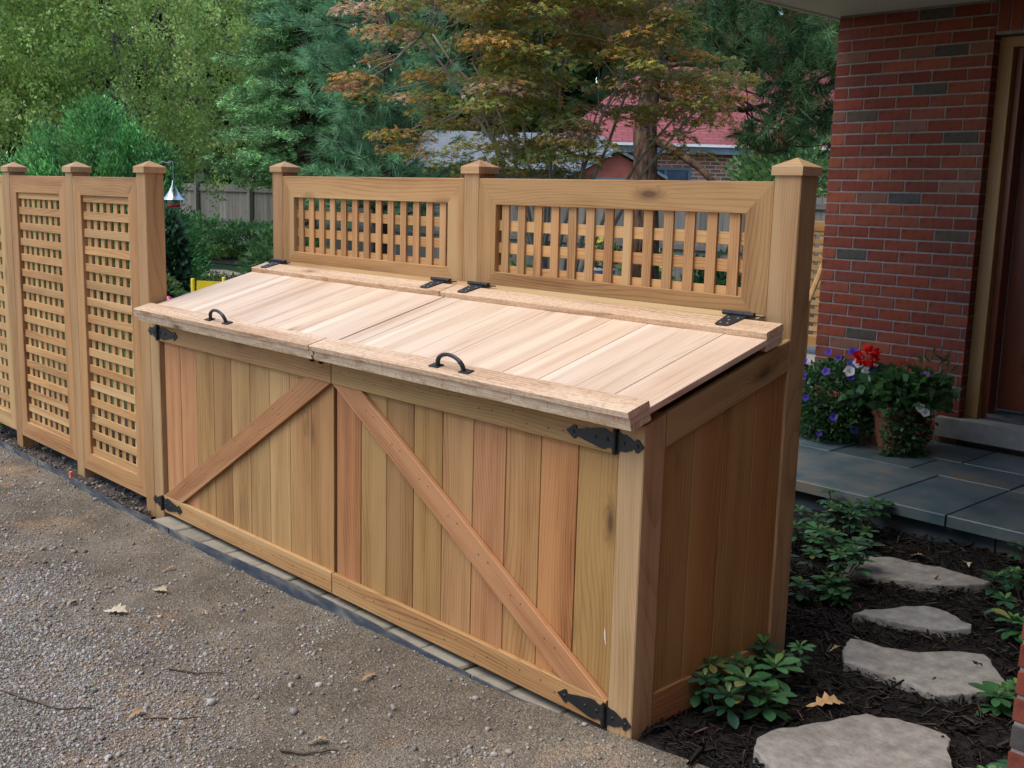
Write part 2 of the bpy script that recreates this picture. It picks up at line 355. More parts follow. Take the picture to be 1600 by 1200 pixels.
# ------------------------------------------------------------------ boards
PL = {}
def plank(name, parent, A, B, Nn, w_, t, mat, c0=0., c1=0., tint=None, ch=.002):
    """board from A to B (centre line), face normal Nn, width w_, thickness t; c0/c1 shear the ends (mitres)"""
    A = Vector(A); B = Vector(B); ux = (B-A); L = ux.length; ux.normalize()
    uz = Vector(Nn); uz = (uz - ux*uz.dot(ux)).normalized(); uy = uz.cross(ux)
    key = (round(L, 4), round(w_, 4), round(t, 4), round(c0, 4), round(c1, 4), mat, ch)
    me = PL.get(key)
    if me is None:
        h = w_/2; k = t/2
        sec = [(-h+ch, -k), (h-ch, -k), (h, -k+ch), (h, k-ch), (h-ch, k), (-h+ch, k), (-h, k-ch), (-h, -k+ch)]
        V = [(-L/2 + c0*y/w_*1.0, y, z) for y, z in sec] + [(L/2 + c1*y/w_*1.0, y, z) for y, z in sec]
        F = [tuple(range(7, -1, -1)), tuple(range(8, 16))] + [(i, (i+1) % 8, 8+(i+1) % 8, 8+i) for i in range(8)]
        me = mesh_py(name, V, F, M[mat]); PL[key] = me
    mw = Matrix((ux, uy, uz)).transposed().to_4x4(); mw.translation = (A+B)/2
    return obj(name, me, parent, mw, tint)
def jit(base=(1, 1, 1), a=.10, warm=.05):
    v = 1 + rnd.uniform(-a, a); q = rnd.uniform(-warm, warm)
    return (base[0]*v*(1+q), base[1]*v, base[2]*v*(1-q))
PINK = (1.10, .86, .82); TAN = (1.02, 1.02, .90); GOLD = (.92, .86, .68); BROWN = (.76, .68, .56); PALE = (1.14, 1.12, 1.0)

# ------------------------------------------------------------------ setting: ground sheets
def sheet(name, poly, z, mat, kind='structure'):
    mb = MB(); mb.add([(x, y, z) for x, y in poly], [tuple(range(len(poly)))])
    return tag(mb.build(name, mat), kind=kind)
sheet('ground', [(-150, -60), (60, -60), (60, 150), (-150, 150)], -.10, M['soil'])
EDGE = [(-6.6, -.06), (-4.8, -.06), (-3.9, -.06), (-3.4, -.085), (-2.7, -.09), (-2.0, -.065), (-1.6, -.047), (-1.2, -.042), (-.9, -.05), (-.4, -.05), (-.1, -.018), (.05, .005), (.3, .04), (.85, .13)]

def vnoise(x, y, s, seed=0):
    """smooth value noise on arrays"""
    x = x/s + seed*17.3; y = y/s + seed*9.1
    xi = np.floor(x).astype(int); yi = np.floor(y).astype(int); fx = x-xi; fy = y-yi
    fx = fx*fx*(3-2*fx); fy = fy*fy*(3-2*fy)
    def h(a, b):
        v = np.sin(a*127.1 + b*311.7 + seed*74.7)*43758.5453; return v-np.floor(v)
    return (h(xi, yi)*(1-fx)+h(xi+1, yi)*fx)*(1-fy)+(h(xi, yi+1)*(1-fx)+h(xi+1, yi+1)*fx)*fy
def edge_y(x): return np.interp(x, [e[0] for e in EDGE], [e[1] for e in EDGE])
def drive_z(x, y):
    d = edge_y(x) - y
    base = -.055 + .045*np.clip((x+1.6)/1.9, 0, 1)*np.exp(-np.clip(d, 0, 9)/.35)      # dirt banked against the edging at the near end
    base = base + .012*np.exp(-np.clip(d, 0, 9)/.08)
    return base + .018*(vnoise(x, y, .55, 1)-.5) + .010*(vnoise(x, y, .17, 2)-.5) + .005*(vnoise(x, y, .05, 3)-.5)
def grid(name, xs, ys_fn, zfn, mat, nv):
    X = []; Y = []
    for x in xs:
        lo, hi = ys_fn(x); t = np.linspace(0, 1, nv)**1.0; X.append(np.full(nv, x)); Y.append(lo+(hi-lo)*t)
    X = np.concatenate(X); Y = np.concatenate(Y); V = np.stack([X, Y, zfn(X, Y)], 1)
    nx = len(xs); i = np.arange(nx-1)[:, None]*nv + np.arange(nv-1)[None, :]; i = i.ravel()
    F = np.stack([i, i+nv, i+nv+1, i+1], 1)
    return tag(obj(name, mesh_np(name, V, F, mat, smooth=True)), kind='structure')
grid('driveway', np.linspace(-7, 1.6, 300), lambda x: (-2.6, float(edge_y(x))+.004), drive_z, M['driveway'], 90)
sheet('driveway_far', [(-30, -14), (12, -14), (12, -2.6), (-30, -2.6)], -.062, M['driveway'])
sheet('driveway_side', [(-30, -2.6), (-7, -2.6), (-7, -.08), (-30, -.08)], -.062, M['driveway'])
# soil under the fence and the bin, mulch bed beside the bin
grid('soil_strip', np.linspace(-7, -2.93, 110), lambda x: (float(edge_y(x))-.002, .9), lambda x, y: -.034 + .03*(vnoise(x, y, .09, 5)-.5) + .02*(vnoise(x, y, .03, 6)-.5), M['soil'], 40)
grid('mulch_bed', np.linspace(-2.93, 1.1, 120), lambda x: (float(edge_y(x))+.10 if x < 0 else float(edge_y(x))+.002, 2.45), lambda x, y: -.004 + .035*(vnoise(x, y, .22, 7)-.5) + .02*(vnoise(x, y, .05, 8)-.5), M['mulch_bed'], 80)
sheet('lawn', [(-60, .9), (-2.93, .9), (-2.93, 2.4), (-1.9, 2.4), (-1.9, 40), (-60, 40)], -.03, M['grass_sheet'])
pth = [(-15.0, 7.6), (-15.4, 6.2), (-17.6, 4.2), (-21, 3.2), (-20.5, 5.4), (-18.2, 6.9), (-16.6, 7.9)]
sheet('garden_path', pth, -.022, M['path_sand'])
sheet('garden_bed', [(-27, 12.4), (-27, 8.6), (-20.5, 8.4), (-15, 8.9), (-10, 8.2), (-5, 8.6), (-3, 9), (-3, 13.2), (-14, 13)], -.018, M['soil'])
sheet('flower_bed', [(-13.6, 5.2), (-13.2, 3.4), (-11.2, 2.9), (-9.8, 3.9), (-10.6, 4.9)], -.014, M['soil'])

# steel edging along the drive
ed = thing('garden_edging', (-2.8, -.09, 0), 'blue grey metal edging strip running along the driveway in front of the bin', 'edging')
segs = [(-6.6, -4.25), (-4.24, -2.62), (-2.61, -.62), (-.61, .85)]
for a, b in segs:
    xs = np.linspace(a, b, 16); V = []; F = []
    for i, x in enumerate(xs):
        y = float(edge_y(x)); zt = .004*math.sin(x*3.1) + (-.012 if x < -3 else 0) - .004
        V += [(x, y-.003, -.11), (x, y-.003, zt), (x, y+.003, zt), (x, y+.003, -.11)]
        if i:
            k = 4*(i-1)
            for j in range(3): F.append((k+j, k+4+j, k+5+j, k+1+j))
    F += [(0, 1, 2, 3), tuple(len(V)-4+j for j in (3, 2, 1, 0))]
    MB().add(V, F).build('edging_strip', M['metal_edge'], ed)
tag(MB().box((-3.775, -.073, -.02), (-3.755, -.062, .014)).add([(-3.78, -.075, .0), (-3.752, -.078, .002), (-3.765, -.085, .016)], [(0, 1, 2)]).build('marker_tag', M['marker']), 'small orange marker tag clipped to the edging below the lattice fence', 'tag')
# concrete pavers between edging and doors
pv = tag(MB().box((-2.84, -.035, -.09), (-.02, .09, -.04)).build('paver_strip', M['concrete']), kind='structure')
x = -2.83
while x < -.12:
    L = min(.215 + rnd.uniform(-.01, .01), -.1-x); y0 = max(float(edge_y(x)), float(edge_y(x+L)))+.008
    MB().prism([(x, y0), (x+L-.007, y0), (x+L-.007, .055), (x, .055)], -.06, -.024+rnd.uniform(-.005, .004), .006).build('paver', M['concrete'], pv, tint=jit((.76, .70, .57), .14, .02))
    x += L

# ------------------------------------------------------------------ the storage bin
D = .6688
bin_ = thing('storage_bin', (-1.45, 0, 0), 'long cedar storage bin with two sloping lids, braced doors and lattice back screen', 'storage bin')
def upost(name, parent, x0, x1, y0, y1, z0, z1, mat='cedar_post', tint=None, drop=0., cap=False):
    """upright with its length along local X; drop lowers the front (-Y) top edge"""
    mw = Matrix(((0, -1, 0), (0, 0, -1), (1, 0, 0))).to_4x4(); mw.translation = Vector(((x0+x1)/2, (y0+y1)/2, (z0+z1)/2))
    L = z1-z0; a = (x1-x0)/2; b = (y1-y0)/2; c = .003
    sec = [(-a+c, -b), (a-c, -b), (a, -b+c), (a, b-c), (a-c, b), (-a+c, b), (-a, b-c), (-a, -b+c)]
    V = [(-L/2, y, z) for y, z in sec] + [(L/2 - drop*(z+b)/(2*b), y, z) for y, z in sec]
    F = [tuple(range(7, -1, -1)), tuple(range(8, 16))] + [(i, (i+1) % 8, 8+(i+1) % 8, 8+i) for i in range(8)]
    o = obj(name, mesh_py(name, V, F, M[mat]), parent, mw, tint)
    if cap:
        cx, cy = (x0+x1)/2, (y0+y1)/2; h = .054
        rings = [(h, z1-.002), (h, z1+.024), (h-.002, z1+.026)]
        V = []; F = []
        for r, z in rings: V += [(-r, -r, z), (r, -r, z), (r, r, z), (-r, r, z)]
        V.append((0, 0, z1+.052)); F.append((3, 2, 1, 0))
        for k in range(2):
            for i in range(4):
                j = (i+1) % 4; F.append((4*k+i, 4*k+j, 4*k+4+j, 4*k+4+i))
        for i in range(4): F.append((8+i, 8+(i+1) % 4, 12))
        MB().add([(a_, b_, c_-z1) for a_, b_, c_ in V], F).build('post_cap', M['cedar_post'], o, Matrix.Translation((cx, cy, z1)), tint=jit((1.06, 1.06, 1.0), .05))
    return o
upost('post', bin_, -.09, 0, 0, .09, -.12, .92, tint=(1.02, 1.08, 1.02), drop=.024)
upost('post', bin_, -2.9345, -2.845, 0, .09, -.12, .92, tint=(1.0, 1.04, .92), drop=.024)
PZ = 1.572
upost('post', bin_, -.0925, 0, D, D+.0925, -.12, PZ, tint=(.86, .86, .76), cap=True)
upost('post', bin_, -1.53, -1.44, D, D+.09, -.12, PZ, tint=(.98, .98, .86), cap=True)
upost('post', bin_, -2.967, -2.877, D, D+.09, -.12, PZ, tint=(.92, .86, .74), cap=True)

# right end: boards behind a sloping top rail and a bottom rail
side = plank('end_panel', bin_, (-.03, .09, .5), (-.03, .6688, .5), (1, 0, 0), .82, .008, 'dark_void' if 0 else 'cedar_shaded', tint=(.5, .5, .5))
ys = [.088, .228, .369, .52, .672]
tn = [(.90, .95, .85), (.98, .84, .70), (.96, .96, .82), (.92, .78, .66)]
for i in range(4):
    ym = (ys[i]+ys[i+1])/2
    plank('board', side, (-.016, ym, .0), (-.016, ym, .88+.272*ym), (1, 0, 0), ys[i+1]-ys[i]-.003, .016, 'cedar_shaded', tint=tn[i], c1=.0)
plank('top_rail', side, (-.0095, .092, .8735), (-.0095, .668, 1.0302), (1, 0, 0), .095, .019, 'cedar', tint=(.86, .86, .74), c0=.0258, c1=.0258)
plank('bottom_rail', side, (-.0095, .092, .062), (-.0095, .668, .062), (1, 0, 0), .099, .019, 'cedar', tint=(.86, .72, .60))
# left end and back, seen only between things
sl = plank('end_panel', bin_, (-2.90, .09, .45), (-2.90, .6688, .45), (-1, 0, 0), .84, .008, 'cedar_shaded')
for i in range(4): plank('board', sl, (-2.912, (ys[i]+ys[i+1])/2, 0), (-2.912, (ys[i]+ys[i+1])/2, .88+.27*ys[i]), (-1, 0, 0), .139, .016, 'cedar_shaded', tint=jit())
bk = plank('back_panel', bin_, (-2.87, D+.035, .55), (-.09, D+.035, .55), (0, 1, 0), 1.08, .008, 'cedar_shaded')
for i in range(18): plank('board', bk, (-2.80+i*.154, D+.048, .0), (-2.80+i*.154, D+.048, 1.12), (0, 1, 0), .149, .016, 'cedar_shaded', tint=jit())
plank('floor_panel', bin_, (-2.84, .34, .0), (-.09, .34, .0), (0, 0, 1), .55, .012, 'cedar_shaded', tint=(.6, .6, .6))
plank('hinge_ledge', bin_, (-2.87, .634, 1.122), (-.095, .634, 1.122), (0, -.26, .96), .066, .03, 'cedar', tint=(1, 1, .95))

# hinges ------------------------------------------------------------
STRAP = [(0, .027), (.012, .027), (.018, .021), (.03, .023), (.04, .029), (.06, .028), (.09, .022), (.125, .015), (.140, .011), (.147, .010), (.150, .019), (.158, .020), (.166, .015), (.172, .010), (.188, .0)]
LEAF = [(0, .027), (.014, .027), (.02, .024), (.035, .024), (.055, .016), (.064, .010), (.068, .010), (.071, .018), (.079, .019), (.086, .012), (.100, .0)]
def outline(prof, sgn): return [(sgn*x, h) for x, h in prof] + [(sgn*x, -h) for x, h in reversed(prof[:-1])]
def strap_hinge(parent, X, Z, sgn, Y=0.0):
    """sgn +1: strap runs to +X over the door, leaf to -X over the post"""
    mb = MB()
    for prof, s in ((STRAP, sgn), (LEAF, -sgn)):
        P = outline(prof, s)
        if s < 0: P = P[::-1]
        # outline lies in XZ, thickness towards -Y
        n = len(P); V = [(x, 0, z) for x, z in P] + [(x, -.003, z) for x, z in P]
        F = [tuple(range(n)), tuple(range(2*n-1, n-1, -1))] + [((i+1) % n, i, n+i, n+(i+1) % n) for i in range(n)]
        mb.add(V, F)
        for bx in ((.03, .075, .158) if prof is STRAP else (.03, .078)):
            k = 8; c = s*bx; V = [(c+.0055*math.cos(2*math.pi*i/k), -.003, .0055*math.sin(2*math.pi*i/k)) for i in range(k)] + [(c+.0035*math.cos(2*math.pi*i/k), -.0062, .0035*math.sin(2*math.pi*i/k)) for i in range(k)]
            mb.add(V, [tuple(range(k, 2*k))] + [(i, (i+1) % k, k+(i+1) % k, k+i) for i in range(k)])
    for z0, z1 in ((-.032, -.011), (-.010, .010), (.011, .032)): mb.tube([(0, -.007, z0), (0, -.007, z1)], .0072, 10)
    mb.tube([(0, -.007, -.036), (0, -.007, .036)], .005, 8)
    return mb.build('strap_hinge', M['black_iron'], parent, Matrix.Translation((X, Y-.0005, Z)))

# doors ------------------------------------------------------------
def door(x0, x1, tones, brace_dir, label):
    d = plank('door', bin_, (x0+.01, .045, .45), (x1-.01, .045, .45), (0, -1, 0), .86, .012, 'cedar', tint=(.6, .55, .5))
    d['label'] = label
    n = len(tones); wd = (x1-x0-.012)/n
    for i, t in enumerate(tones):
        xm = x0+.006+wd*(i+.5)
        plank('board', d, (xm, .028+rnd.uniform(-.0012, .0012), .004), (xm, .028, .885), (0, -1, 0), wd-.003, .018, 'cedar', tint=jit(t, .05, .02), ch=.0015)
    plank('top_rail', d, (x0, .0095, .846), (x1, .0095, .846), (0, -1, 0), .092, .018, 'cedar', tint=(1.0, .90, .80) if brace_dir > 0 else (.94, .92, .78))
    plank('bottom_rail', d, (x0, .0095, .0415), (x1, .0095, .0415), (0, -1, 0), .081, .018, 'cedar', tint=(1.08, .98, .86))
    zb, zt = .0825, .7995; wh = .172; L = x1-x0
    dx = L-wh-.01; phi = math.atan2(zt-zb, dx); wv = wh*math.sin(phi)
    a = x0+.005+wh/2; b = x1-.005-wh/2
    if brace_dir > 0: plank('brace', d, (a, .0095, zb), (b, .0095, zt), (0, -1, 0), wv, .018, 'cedar', c0=-wv/math.tan(phi), c1=-wv/math.tan(phi), tint=(.98, .76, .70))
    else: plank('brace', d, (a, .0095, zt), (b, .0095, zb), (0, -1, 0), wv, .018, 'cedar', c0=wv/math.tan(phi), c1=wv/math.tan(phi), tint=(1.10, .86, .84))
    # nail heads
    mb = MB(); k = 6
    def nail(x, z): mb.add([(x+.0028*math.cos(2*math.pi*i/k), -.0003, z+.0028*math.sin(2*math.pi*i/k)) for i in range(k)], [tuple(range(k))])
    for i in range(n):
        xm = x0+.006+wd*(i+.5)
        for q in (-.03, .03):
            nail(xm+q, .846+rnd.uniform(-.02, .02)); nail(xm+q, .041+rnd.uniform(-.018, .018))
        t = (xm-a)/(b-a)
        if 0 < t < 1:
            zc = zb+(zt-zb)*(t if brace_dir > 0 else 1-t); nail(xm-.02, zc+.02); nail(xm+.025, zc+.005)
    tag(mb.build('nail_heads', M['nail'], d), kind='stuff')
    return d
dl = door(-2.838, -1.474, [PINK, PINK, GOLD, BROWN, TAN, TAN, PALE, (1.04, .98, .86), (.96, .84, .70)], 1, 'left door with its brace rising to the right')
dr = door(-1.468, -.097, [(.98, .70, .60), GOLD, BROWN, (.82, .76, .58), (1.06, .92, .82), PINK, (1.02, .88, .74), (1.06, .80, .66), (.90, .82, .60)], -1, 'right door with its brace falling to the right')
strap_hinge(dl, -2.846, .838, 1); strap_hinge(dl, -2.846, .043, 1)
strap_hinge(dr, -.098, .838, -1); strap_hinge(dr, -.098, .041, -1)
for x_ in (-1.585, -1.527): MB().tube([(x_, .004, .872), (x_, -.009, .872), (x_, -.013, .874), (x_+.001, -.015, .879), (x_+.002, -.016, .886)], [.0055, .0055, .005, .0045, .004], 8).build('latch_bolt', M['black_iron'], dl)
# pale scratch on the last board of the right door
mb = MB(); pts = [(-.128, .285), (-.1275, .27), (-.126, .255), (-.122, .238)]
V = []; F = []
for i, (x, z) in enumerate(pts):
    h = (.0012, .0026, .0022, .001)[i]; V += [(x-h, .0185, z), (x+h, .0185, z)]
    if i: F.append((2*i-2, 2*i-1, 2*i+1, 2*i))
mb.add(V, F).build('scratch_mark', M['scratch'], dr)

# lids ------------------------------------------------------------
LU = Vector((0, .9649, .2626)); LN = Vector((0, -.2626, .9649)); LF = Vector((0, -.0932, .9468)); LL = .7163
def lidp(x, s, off): return Vector((x, 0, 0)) + LF + LU*s + LN*off
def lid(xb0, xb1, seams, tones, handle_x, hinge_x, label):
    core = plank('lid', bin_, lidp(xb0+.12, .36, -.0485), lidp(xb1-.12, .36, -.0485), LN, .088, .017, 'cedar_rough', tint=(1.0, 1.02, .96))
    core['label'] = label
    for i, t in enumerate(tones):
        a, b = seams[i], seams[i+1]; dz = rnd.uniform(-.0008, .0008)
        plank('board', core, lidp((a+b)/2, .006, -.0297+dz), lidp((a+b)/2, LL-.004, -.0297+dz), LN, b-a-.0022, .019, 'cedar_lid', tint=jit(t, .04, .02), ch=.0012)
    plank('batten', core, lidp(xb0, .0435, -.010), lidp(xb1, .0435, -.010), LN, .087, .020, 'cedar_rough', tint=(1.02, .98, .92))
    plank('batten', core, lidp(xb0-.02, LL-.0435, -.010), lidp(xb1, LL-.0435, -.010), LN, .087, .021, 'cedar_rough', tint=(.96, .88, .78))
    plank('lower_batten', core, lidp(xb0+.006, .0475, -.0487), lidp(xb1-.004, .0475, -.0487), LN, .082, .0185, 'cedar_rough', tint=(1.06, 1.10, 1.02))
    plank('lower_batten', core, lidp(xb0+.006, LL-.05, -.0487), lidp(xb1-.004, LL-.05, -.0487), LN, .085, .0185, 'cedar_rough', tint=(.96, .9, .84))
    # D handle
    mb = MB(); h = .044
    pts = []; rr = []
    for i in range(13):
        t = i/12*math.pi; pts.append((-.062*math.cos(t)*(1-.1*math.sin(t)), 0, .003+h*math.sin(t)**.75)); rr.append(.0062 if 2 < i < 10 else .0075)
    mb.tube(pts, rr, 8)
    for s in (-1, 1): mb.prism([(s*.072-.022, -.014), (s*.072+.022, -.014), (s*.072+.022, .014), (s*.072-.022, .014)], .0, .004, .001)
    mw = Matrix((Vector((1, 0, 0)), LU, LN)).transposed().to_4x4(); mw.translation = lidp(handle_x, .040, .0005)
    mb.build('handle', M['black_iron'], core, mw, smooth=False)
    # hinges to the back screen: barrel across, tapering leaf down the batten
    for hx in hinge_x:
        mb = MB()
        mb.prism([(-.037, -.008), (-.027, -.088), (-.017, -.096), (.017, -.096), (.027, -.088), (.037, -.008)], 0, .003, .0008)
        for a, b in ((-.058, -.02), (-.019, .02), (.021, .058)): mb.tube([(a, 0, .006), (b, 0, .006)], .0078, 10)
        mb.tube([(-.062, 0, .006), (.095, .002, .003)], .0028, 6)
        mb.add([(-.05, .006, .004), (.05, .006, .004), (.05, .024, .004), (-.05, .024, .004)], [(0, 1, 2, 3)])
        mw = Matrix((Vector((1, 0, 0)), LU, LN)).transposed().to_4x4(); mw.translation = lidp(hx, .736, .0016)
        nf = len(mb.F)
        for (u, v) in ((-.018, -.03), (.018, -.03), (0, -.052), (-.013, -.078), (.013, -.078)):
            k = 7; mb.add([(u+.0042*math.cos(2*math.pi*i/k), v+.0042*math.sin(2*math.pi*i/k), .0034) for i in range(k)] + [(u, v, .0046)], [(i, (i+1) % k, k) for i in range(k)])
        hg = mb.build('lid_hinge', M['black_iron'], core, mw); hg.data.materials.append(M['screw'])
        for p_ in hg.data.polygons[nf:]: p_.material_index = 1
    return core
s_r = [-1.458, -1.356, -1.206, -1.054, -.897, -.744, -.590, -.437, -.287, -.138, .0155]
s_l = [-2.918, -2.80, -2.648, -2.497, -2.347, -2.197, -2.046, -1.895, -1.745, -1.60, -1.4665]
T1 = [(1, .96, .92), (1.02, .99, .93), (.97, .93, .89), (1.03, 1.0, .95), (.95, .90, .84), (1.0, .97, .92), (1.05, 1.03, .98), (.96, .90, .82), (1.04, 1.03, .98), (.98, .95, .90)]
lid(-2.893, -1.4805, s_l, T1, -2.19, (-2.825, -1.60), 'left lid of pale cedar boards')
lid(-1.4735, .0168, s_r, T1[::-1], -.735, (-1.37, -.155), 'right lid of pale cedar boards')

# lattice panels ------------------------------------------------------------
def lattice(parent, name, x0, x1, z0, z1, y, fw_, pitch_v, pitch_h, vert_front, sw=.040, tone=(1, .95, .85), zslats=None, label=None):
    """framed lattice between x0..x1, z0..z1, front face at y"""
    t = .034; yc = y+t/2
    back = MB()
    iz0, iz1, ix0, ix1 = z0+fw_, z1-fw_, x0+fw_, x1-fw_
    # stop bead behind the frame carries the slats
    for a, b in (((ix0-.02, yc+.018, iz0-.02), (ix0-.002, yc+.045, iz1+.02)), ((ix1+.002, yc+.018, iz0-.02), (ix1+.02, yc+.045, iz1+.02)),
                 ((ix0-.002, yc+.018, iz1+.002), (ix1+.002, yc+.045, iz1+.02)), ((ix0-.002, yc+.018, iz0-.02), (ix1+.002, yc+.045, iz0-.002))): back.box(a, b)
    p = back.build(name, M['cedar_post'], parent)
    if label: p['label'] = label
    w_ = fw_
    plank('top_rail', p, (x0+w_/2, yc, z1-w_/2), (x1-w_/2, yc, z1-w_/2), (0, -1, 0), w_, t, 'cedar', -w_, w_, tint=jit(tone, .06, .03))
    plank('bottom_rail', p, (x0+w_/2, yc, z0+w_/2), (x1-w_/2, yc, z0+w_/2), (0, -1, 0), w_, t, 'cedar', w_, -w_, tint=jit(tone, .06, .03))
    plank('stile', p, (x0+w_/2, yc, z0+w_/2), (x0+w_/2, yc, z1-w_/2), (0, -1, 0), w_, t, 'cedar', -w_, w_, tint=jit(tone, .06, .03))
    plank('stile', p, (x1-w_/2, yc, z0+w_/2), (x1-w_/2, yc, z1-w_/2), (0, -1, 0), w_, t, 'cedar', w_, -w_, tint=jit(tone, .06, .03))
    yf = y+.0165; yb = yf+.0095
    ln = ix1-ix0; n = max(2, int(round(ln/pitch_v))); pv_ = ln/n
    for i in range(n+(0 if vert_front else 0)):
        x = ix0+pv_*(i+.5) + rnd.uniform(-.001, .001)
        plank('slat', p, (x, yf if vert_front else yb, iz0-.012), (x, yf if vert_front else yb, iz1+.012), (0, -1, 0), sw, .009, 'cedar', tint=jit((1.04, .93, .84) if vert_front else (1.16, 1.12, .94), .12, .05), ch=.0008)
    zs = zslats
    if zs is None:
        k = int((iz1-iz0)/pitch_h); zs = [iz1-.012-pitch_h*i for i in range(k+1)]
    for z in zs:
        if z < iz0-.02: continue
        plank('slat', p, (ix0-.012, yb if vert_front else yf, z), (ix1+.012, yb if vert_front else yf, z), (0, -1, 0), sw, .009, 'cedar', tint=jit((1.16, 1.06, .93), .12, .05), ch=.0008)
    return p
lattice(bin_, 'screen_panel', -2.877, -1.53, 1.095, 1.5515, D+.001, .0995, .0885, .086, True, tone=(1.0, .90, .78), zslats=[1.373, 1.287, 1.201], label='left lattice screen')
lattice(bin_, 'screen_panel', -1.44, -.0925, 1.095, 1.5515, D+.001, .0995, .0885, .086, True, tone=(.86, .80, .70), zslats=[1.373, 1.287, 1.201], label='right lattice screen')

# lattice fence running on from the bin
fence = thing('lattice_fence', (-4.3, .045, -.04), 'new cedar privacy fence of framed lattice panels and capped posts left of the bin', 'fence')
FX = [-7.387, -6.501, -5.615, -4.729, -3.8453, -3.0255]
for i, x in enumerate(FX):
    upost('post', fence, x, x+.09, 0, .09, -.15, 1.549, tint=[(.95, .93, .8), (.97, .94, .82), (.96, .96, .84), (.94, .90, .76), (.98, .98, .86), (.96, .92, .78)][i], cap=True)
for i, tn_ in enumerate([(1, .92, .8), (.98, .9, .78), (1, .95, .82), (1.02, .86, .76), (1.03, .90, .80)]):
    lattice(fence, 'lattice_panel', FX[i]+.09, FX[i+1], (.06, .058, .055, .044, .026)[i], 1.5256, .001, .092, .079, .0857, False, tone=tn_)

# ------------------------------------------------------------------ the brick house
WY, WX0, WX1, WZ = 3.84, -1.816, -.874, 2.585
house = thing('brick_house', (.5, 4.2, 0), 'red brick house with recessed wooden entry door and white eave at the right', 'house')
RED = [(.215, .052, .029), (.19, .046, .028), (.24, .064, .035), (.18, .043, .027), (.21, .057, .036), (.175, .05, .033)]
GRY = [(.07, .064, .058), (.085, .072, .058), (.10, .068, .048)]
def brick_col():
    q = rnd.random()
    c = rnd.choice(RED) if q < .86 else (rnd.choice(GRY) if q < .94 else (.19, .085, .058))
    v = rnd.uniform(.88, 1.12); return tuple(a*v for a in c)
BR = {}
def brick(parent, xc, yc, zc, L, Dp, H, rotz=0.):
    key = (round(L, 3), round(Dp, 3), round(H, 3), rnd.randrange(3))
    me = BR.get(key)
    if me is None:
        c = .0022; mb = MB(); h = [L/2, Dp/2, H/2]
        def j(): return rnd.uniform(-.0012, .0012)
        V = []
        for z, ins in ((-h[2], c), (-h[2]+c, 0), (h[2]-c, 0), (h[2], c)):
            for x, y in ((-1, -1), (1, -1), (1, 1), (-1, 1)): V.append((x*(h[0]-ins)+j(), y*(h[1]-ins)+j(), z+j()))
        F = [(3, 2, 1, 0), (12, 13, 14, 15)]
        for k in range(3):
            for i in range(4): F.append((4*k+i, 4*k+(i+1) % 4, 4*k+4+(i+1) % 4, 4*k+4+i))
        me = mesh_py('brick', V, F, M['brick']); BR[key] = me
    mw = Matrix.Rotation(rotz, 4, 'Z'); mw.translation = (xc, yc, zc)
    return obj('brick', me, parent, mw, brick_col())
CH, BLN = .0677, .2032
def bricks_face(parent, x0, x1, y, z0, z1, zref, skip=None):
    """running bond on a wall facing -Y: face of the bricks at y"""
    k0 = int(math.floor((z0-zref)/CH)); k1 = int(math.ceil((z1-zref)/CH))
    for k in range(k0, k1):
        zc = zref+(k+.5)*CH
        if zc-CH/2 < z0-.03 or zc+CH/2 > z1+.03: continue
        x = x0 - (BLN*.52 if k % 2 else 0.0) 
        while x < x1-.01:
            a, b = max(x, x0), min(x+BLN-.010, x1)
            if b-a > .03 and not (skip and skip((a+b)/2, zc)):
                brick(parent, (a+b)/2, y+.05, zc, b-a, .1, CH-.0095)
            x += BLN
ZREF = 2.44
wall = MB()
wall.box((WX0+.004, WY+.0035, -.1), (WX1-.004, WY+.26, WZ))
wall.box((WX1-.004, WY+.108, -.1), (.6, WY+.26, .195))                 # below the sill
wall.box((WX1-.004, WY+.006, 2.40), (.6, WY+.26, WZ))                  # over the door
wall.box((.6, WY+.006, -.1), (.9, WY+.26, WZ))
wall.box((WX0+.004, WY+.262, -.1), (WX0+.26, WY+6, WZ))
wall = wall.build('wall', M['mortar'], house)
bricks_face(wall, WX0, WX1, WY, .15, WZ, ZREF)
k = 0
zc = ZREF+.5*CH-int((ZREF-.2)/CH)*CH
while zc < 2.40:                                                      # return of the opening
    brick(wall, WX1-.049, WY+.106 if 0 else WY+.155, zc, .1, .1, CH-.0095) if 0 else None
    zc += CH; k += 1
x = WX1+.012
while x < .58:                                                        # soldier course over the door
    brick(wall, x+.03, WY+.05, 2.50, .058, .1, .165); x += .0677
# return bricks inside the opening, seen edge-on
zc = ZREF-.5*CH
while zc > .2:
    brick(wall, WX1-.0475, WY+.15+(.0 if int(zc/CH) % 2 else .02), zc, .095, .09, CH-.0095); zc -= CH
# stone sill, frame, door
MB().prism([(-.985, WY-.045), (.7, WY-.045), (.7, WY+.2), (-.985, WY+.2)], .19, .302, .006).build('door_sill', M['concrete'], house, tint=(.9, .92, .9))
fr = plank('door_frame', house, (-.835, WY+.13, .303), (-.835, WY+.13, 2.34), (0, -1, 0), .076, .12, 'jamb_wood')
plank('inner_jamb', fr, (-.778, WY+.165, .303), (-.778, WY+.165, 2.34), (0, -1, 0), .037, .10, 'door_wood', tint=(1.1, 1.1, 1.1))
plank('head', fr, (-.873, WY+.13, 2.368), (.6, WY+.13, 2.368), (0, -1, 0), .055, .12, 'jamb_wood')
plank('jamb', fr, (.3, WY+.13, .303), (.3, WY+.13, 2.34), (0, -1, 0), .07, .12, 'jamb_wood')
dw = plank('front_door', house, (-.232, WY+.24, .355), (-.232, WY+.24, 2.335), (0, -1, 0), 1.05, .045, 'door_wood')
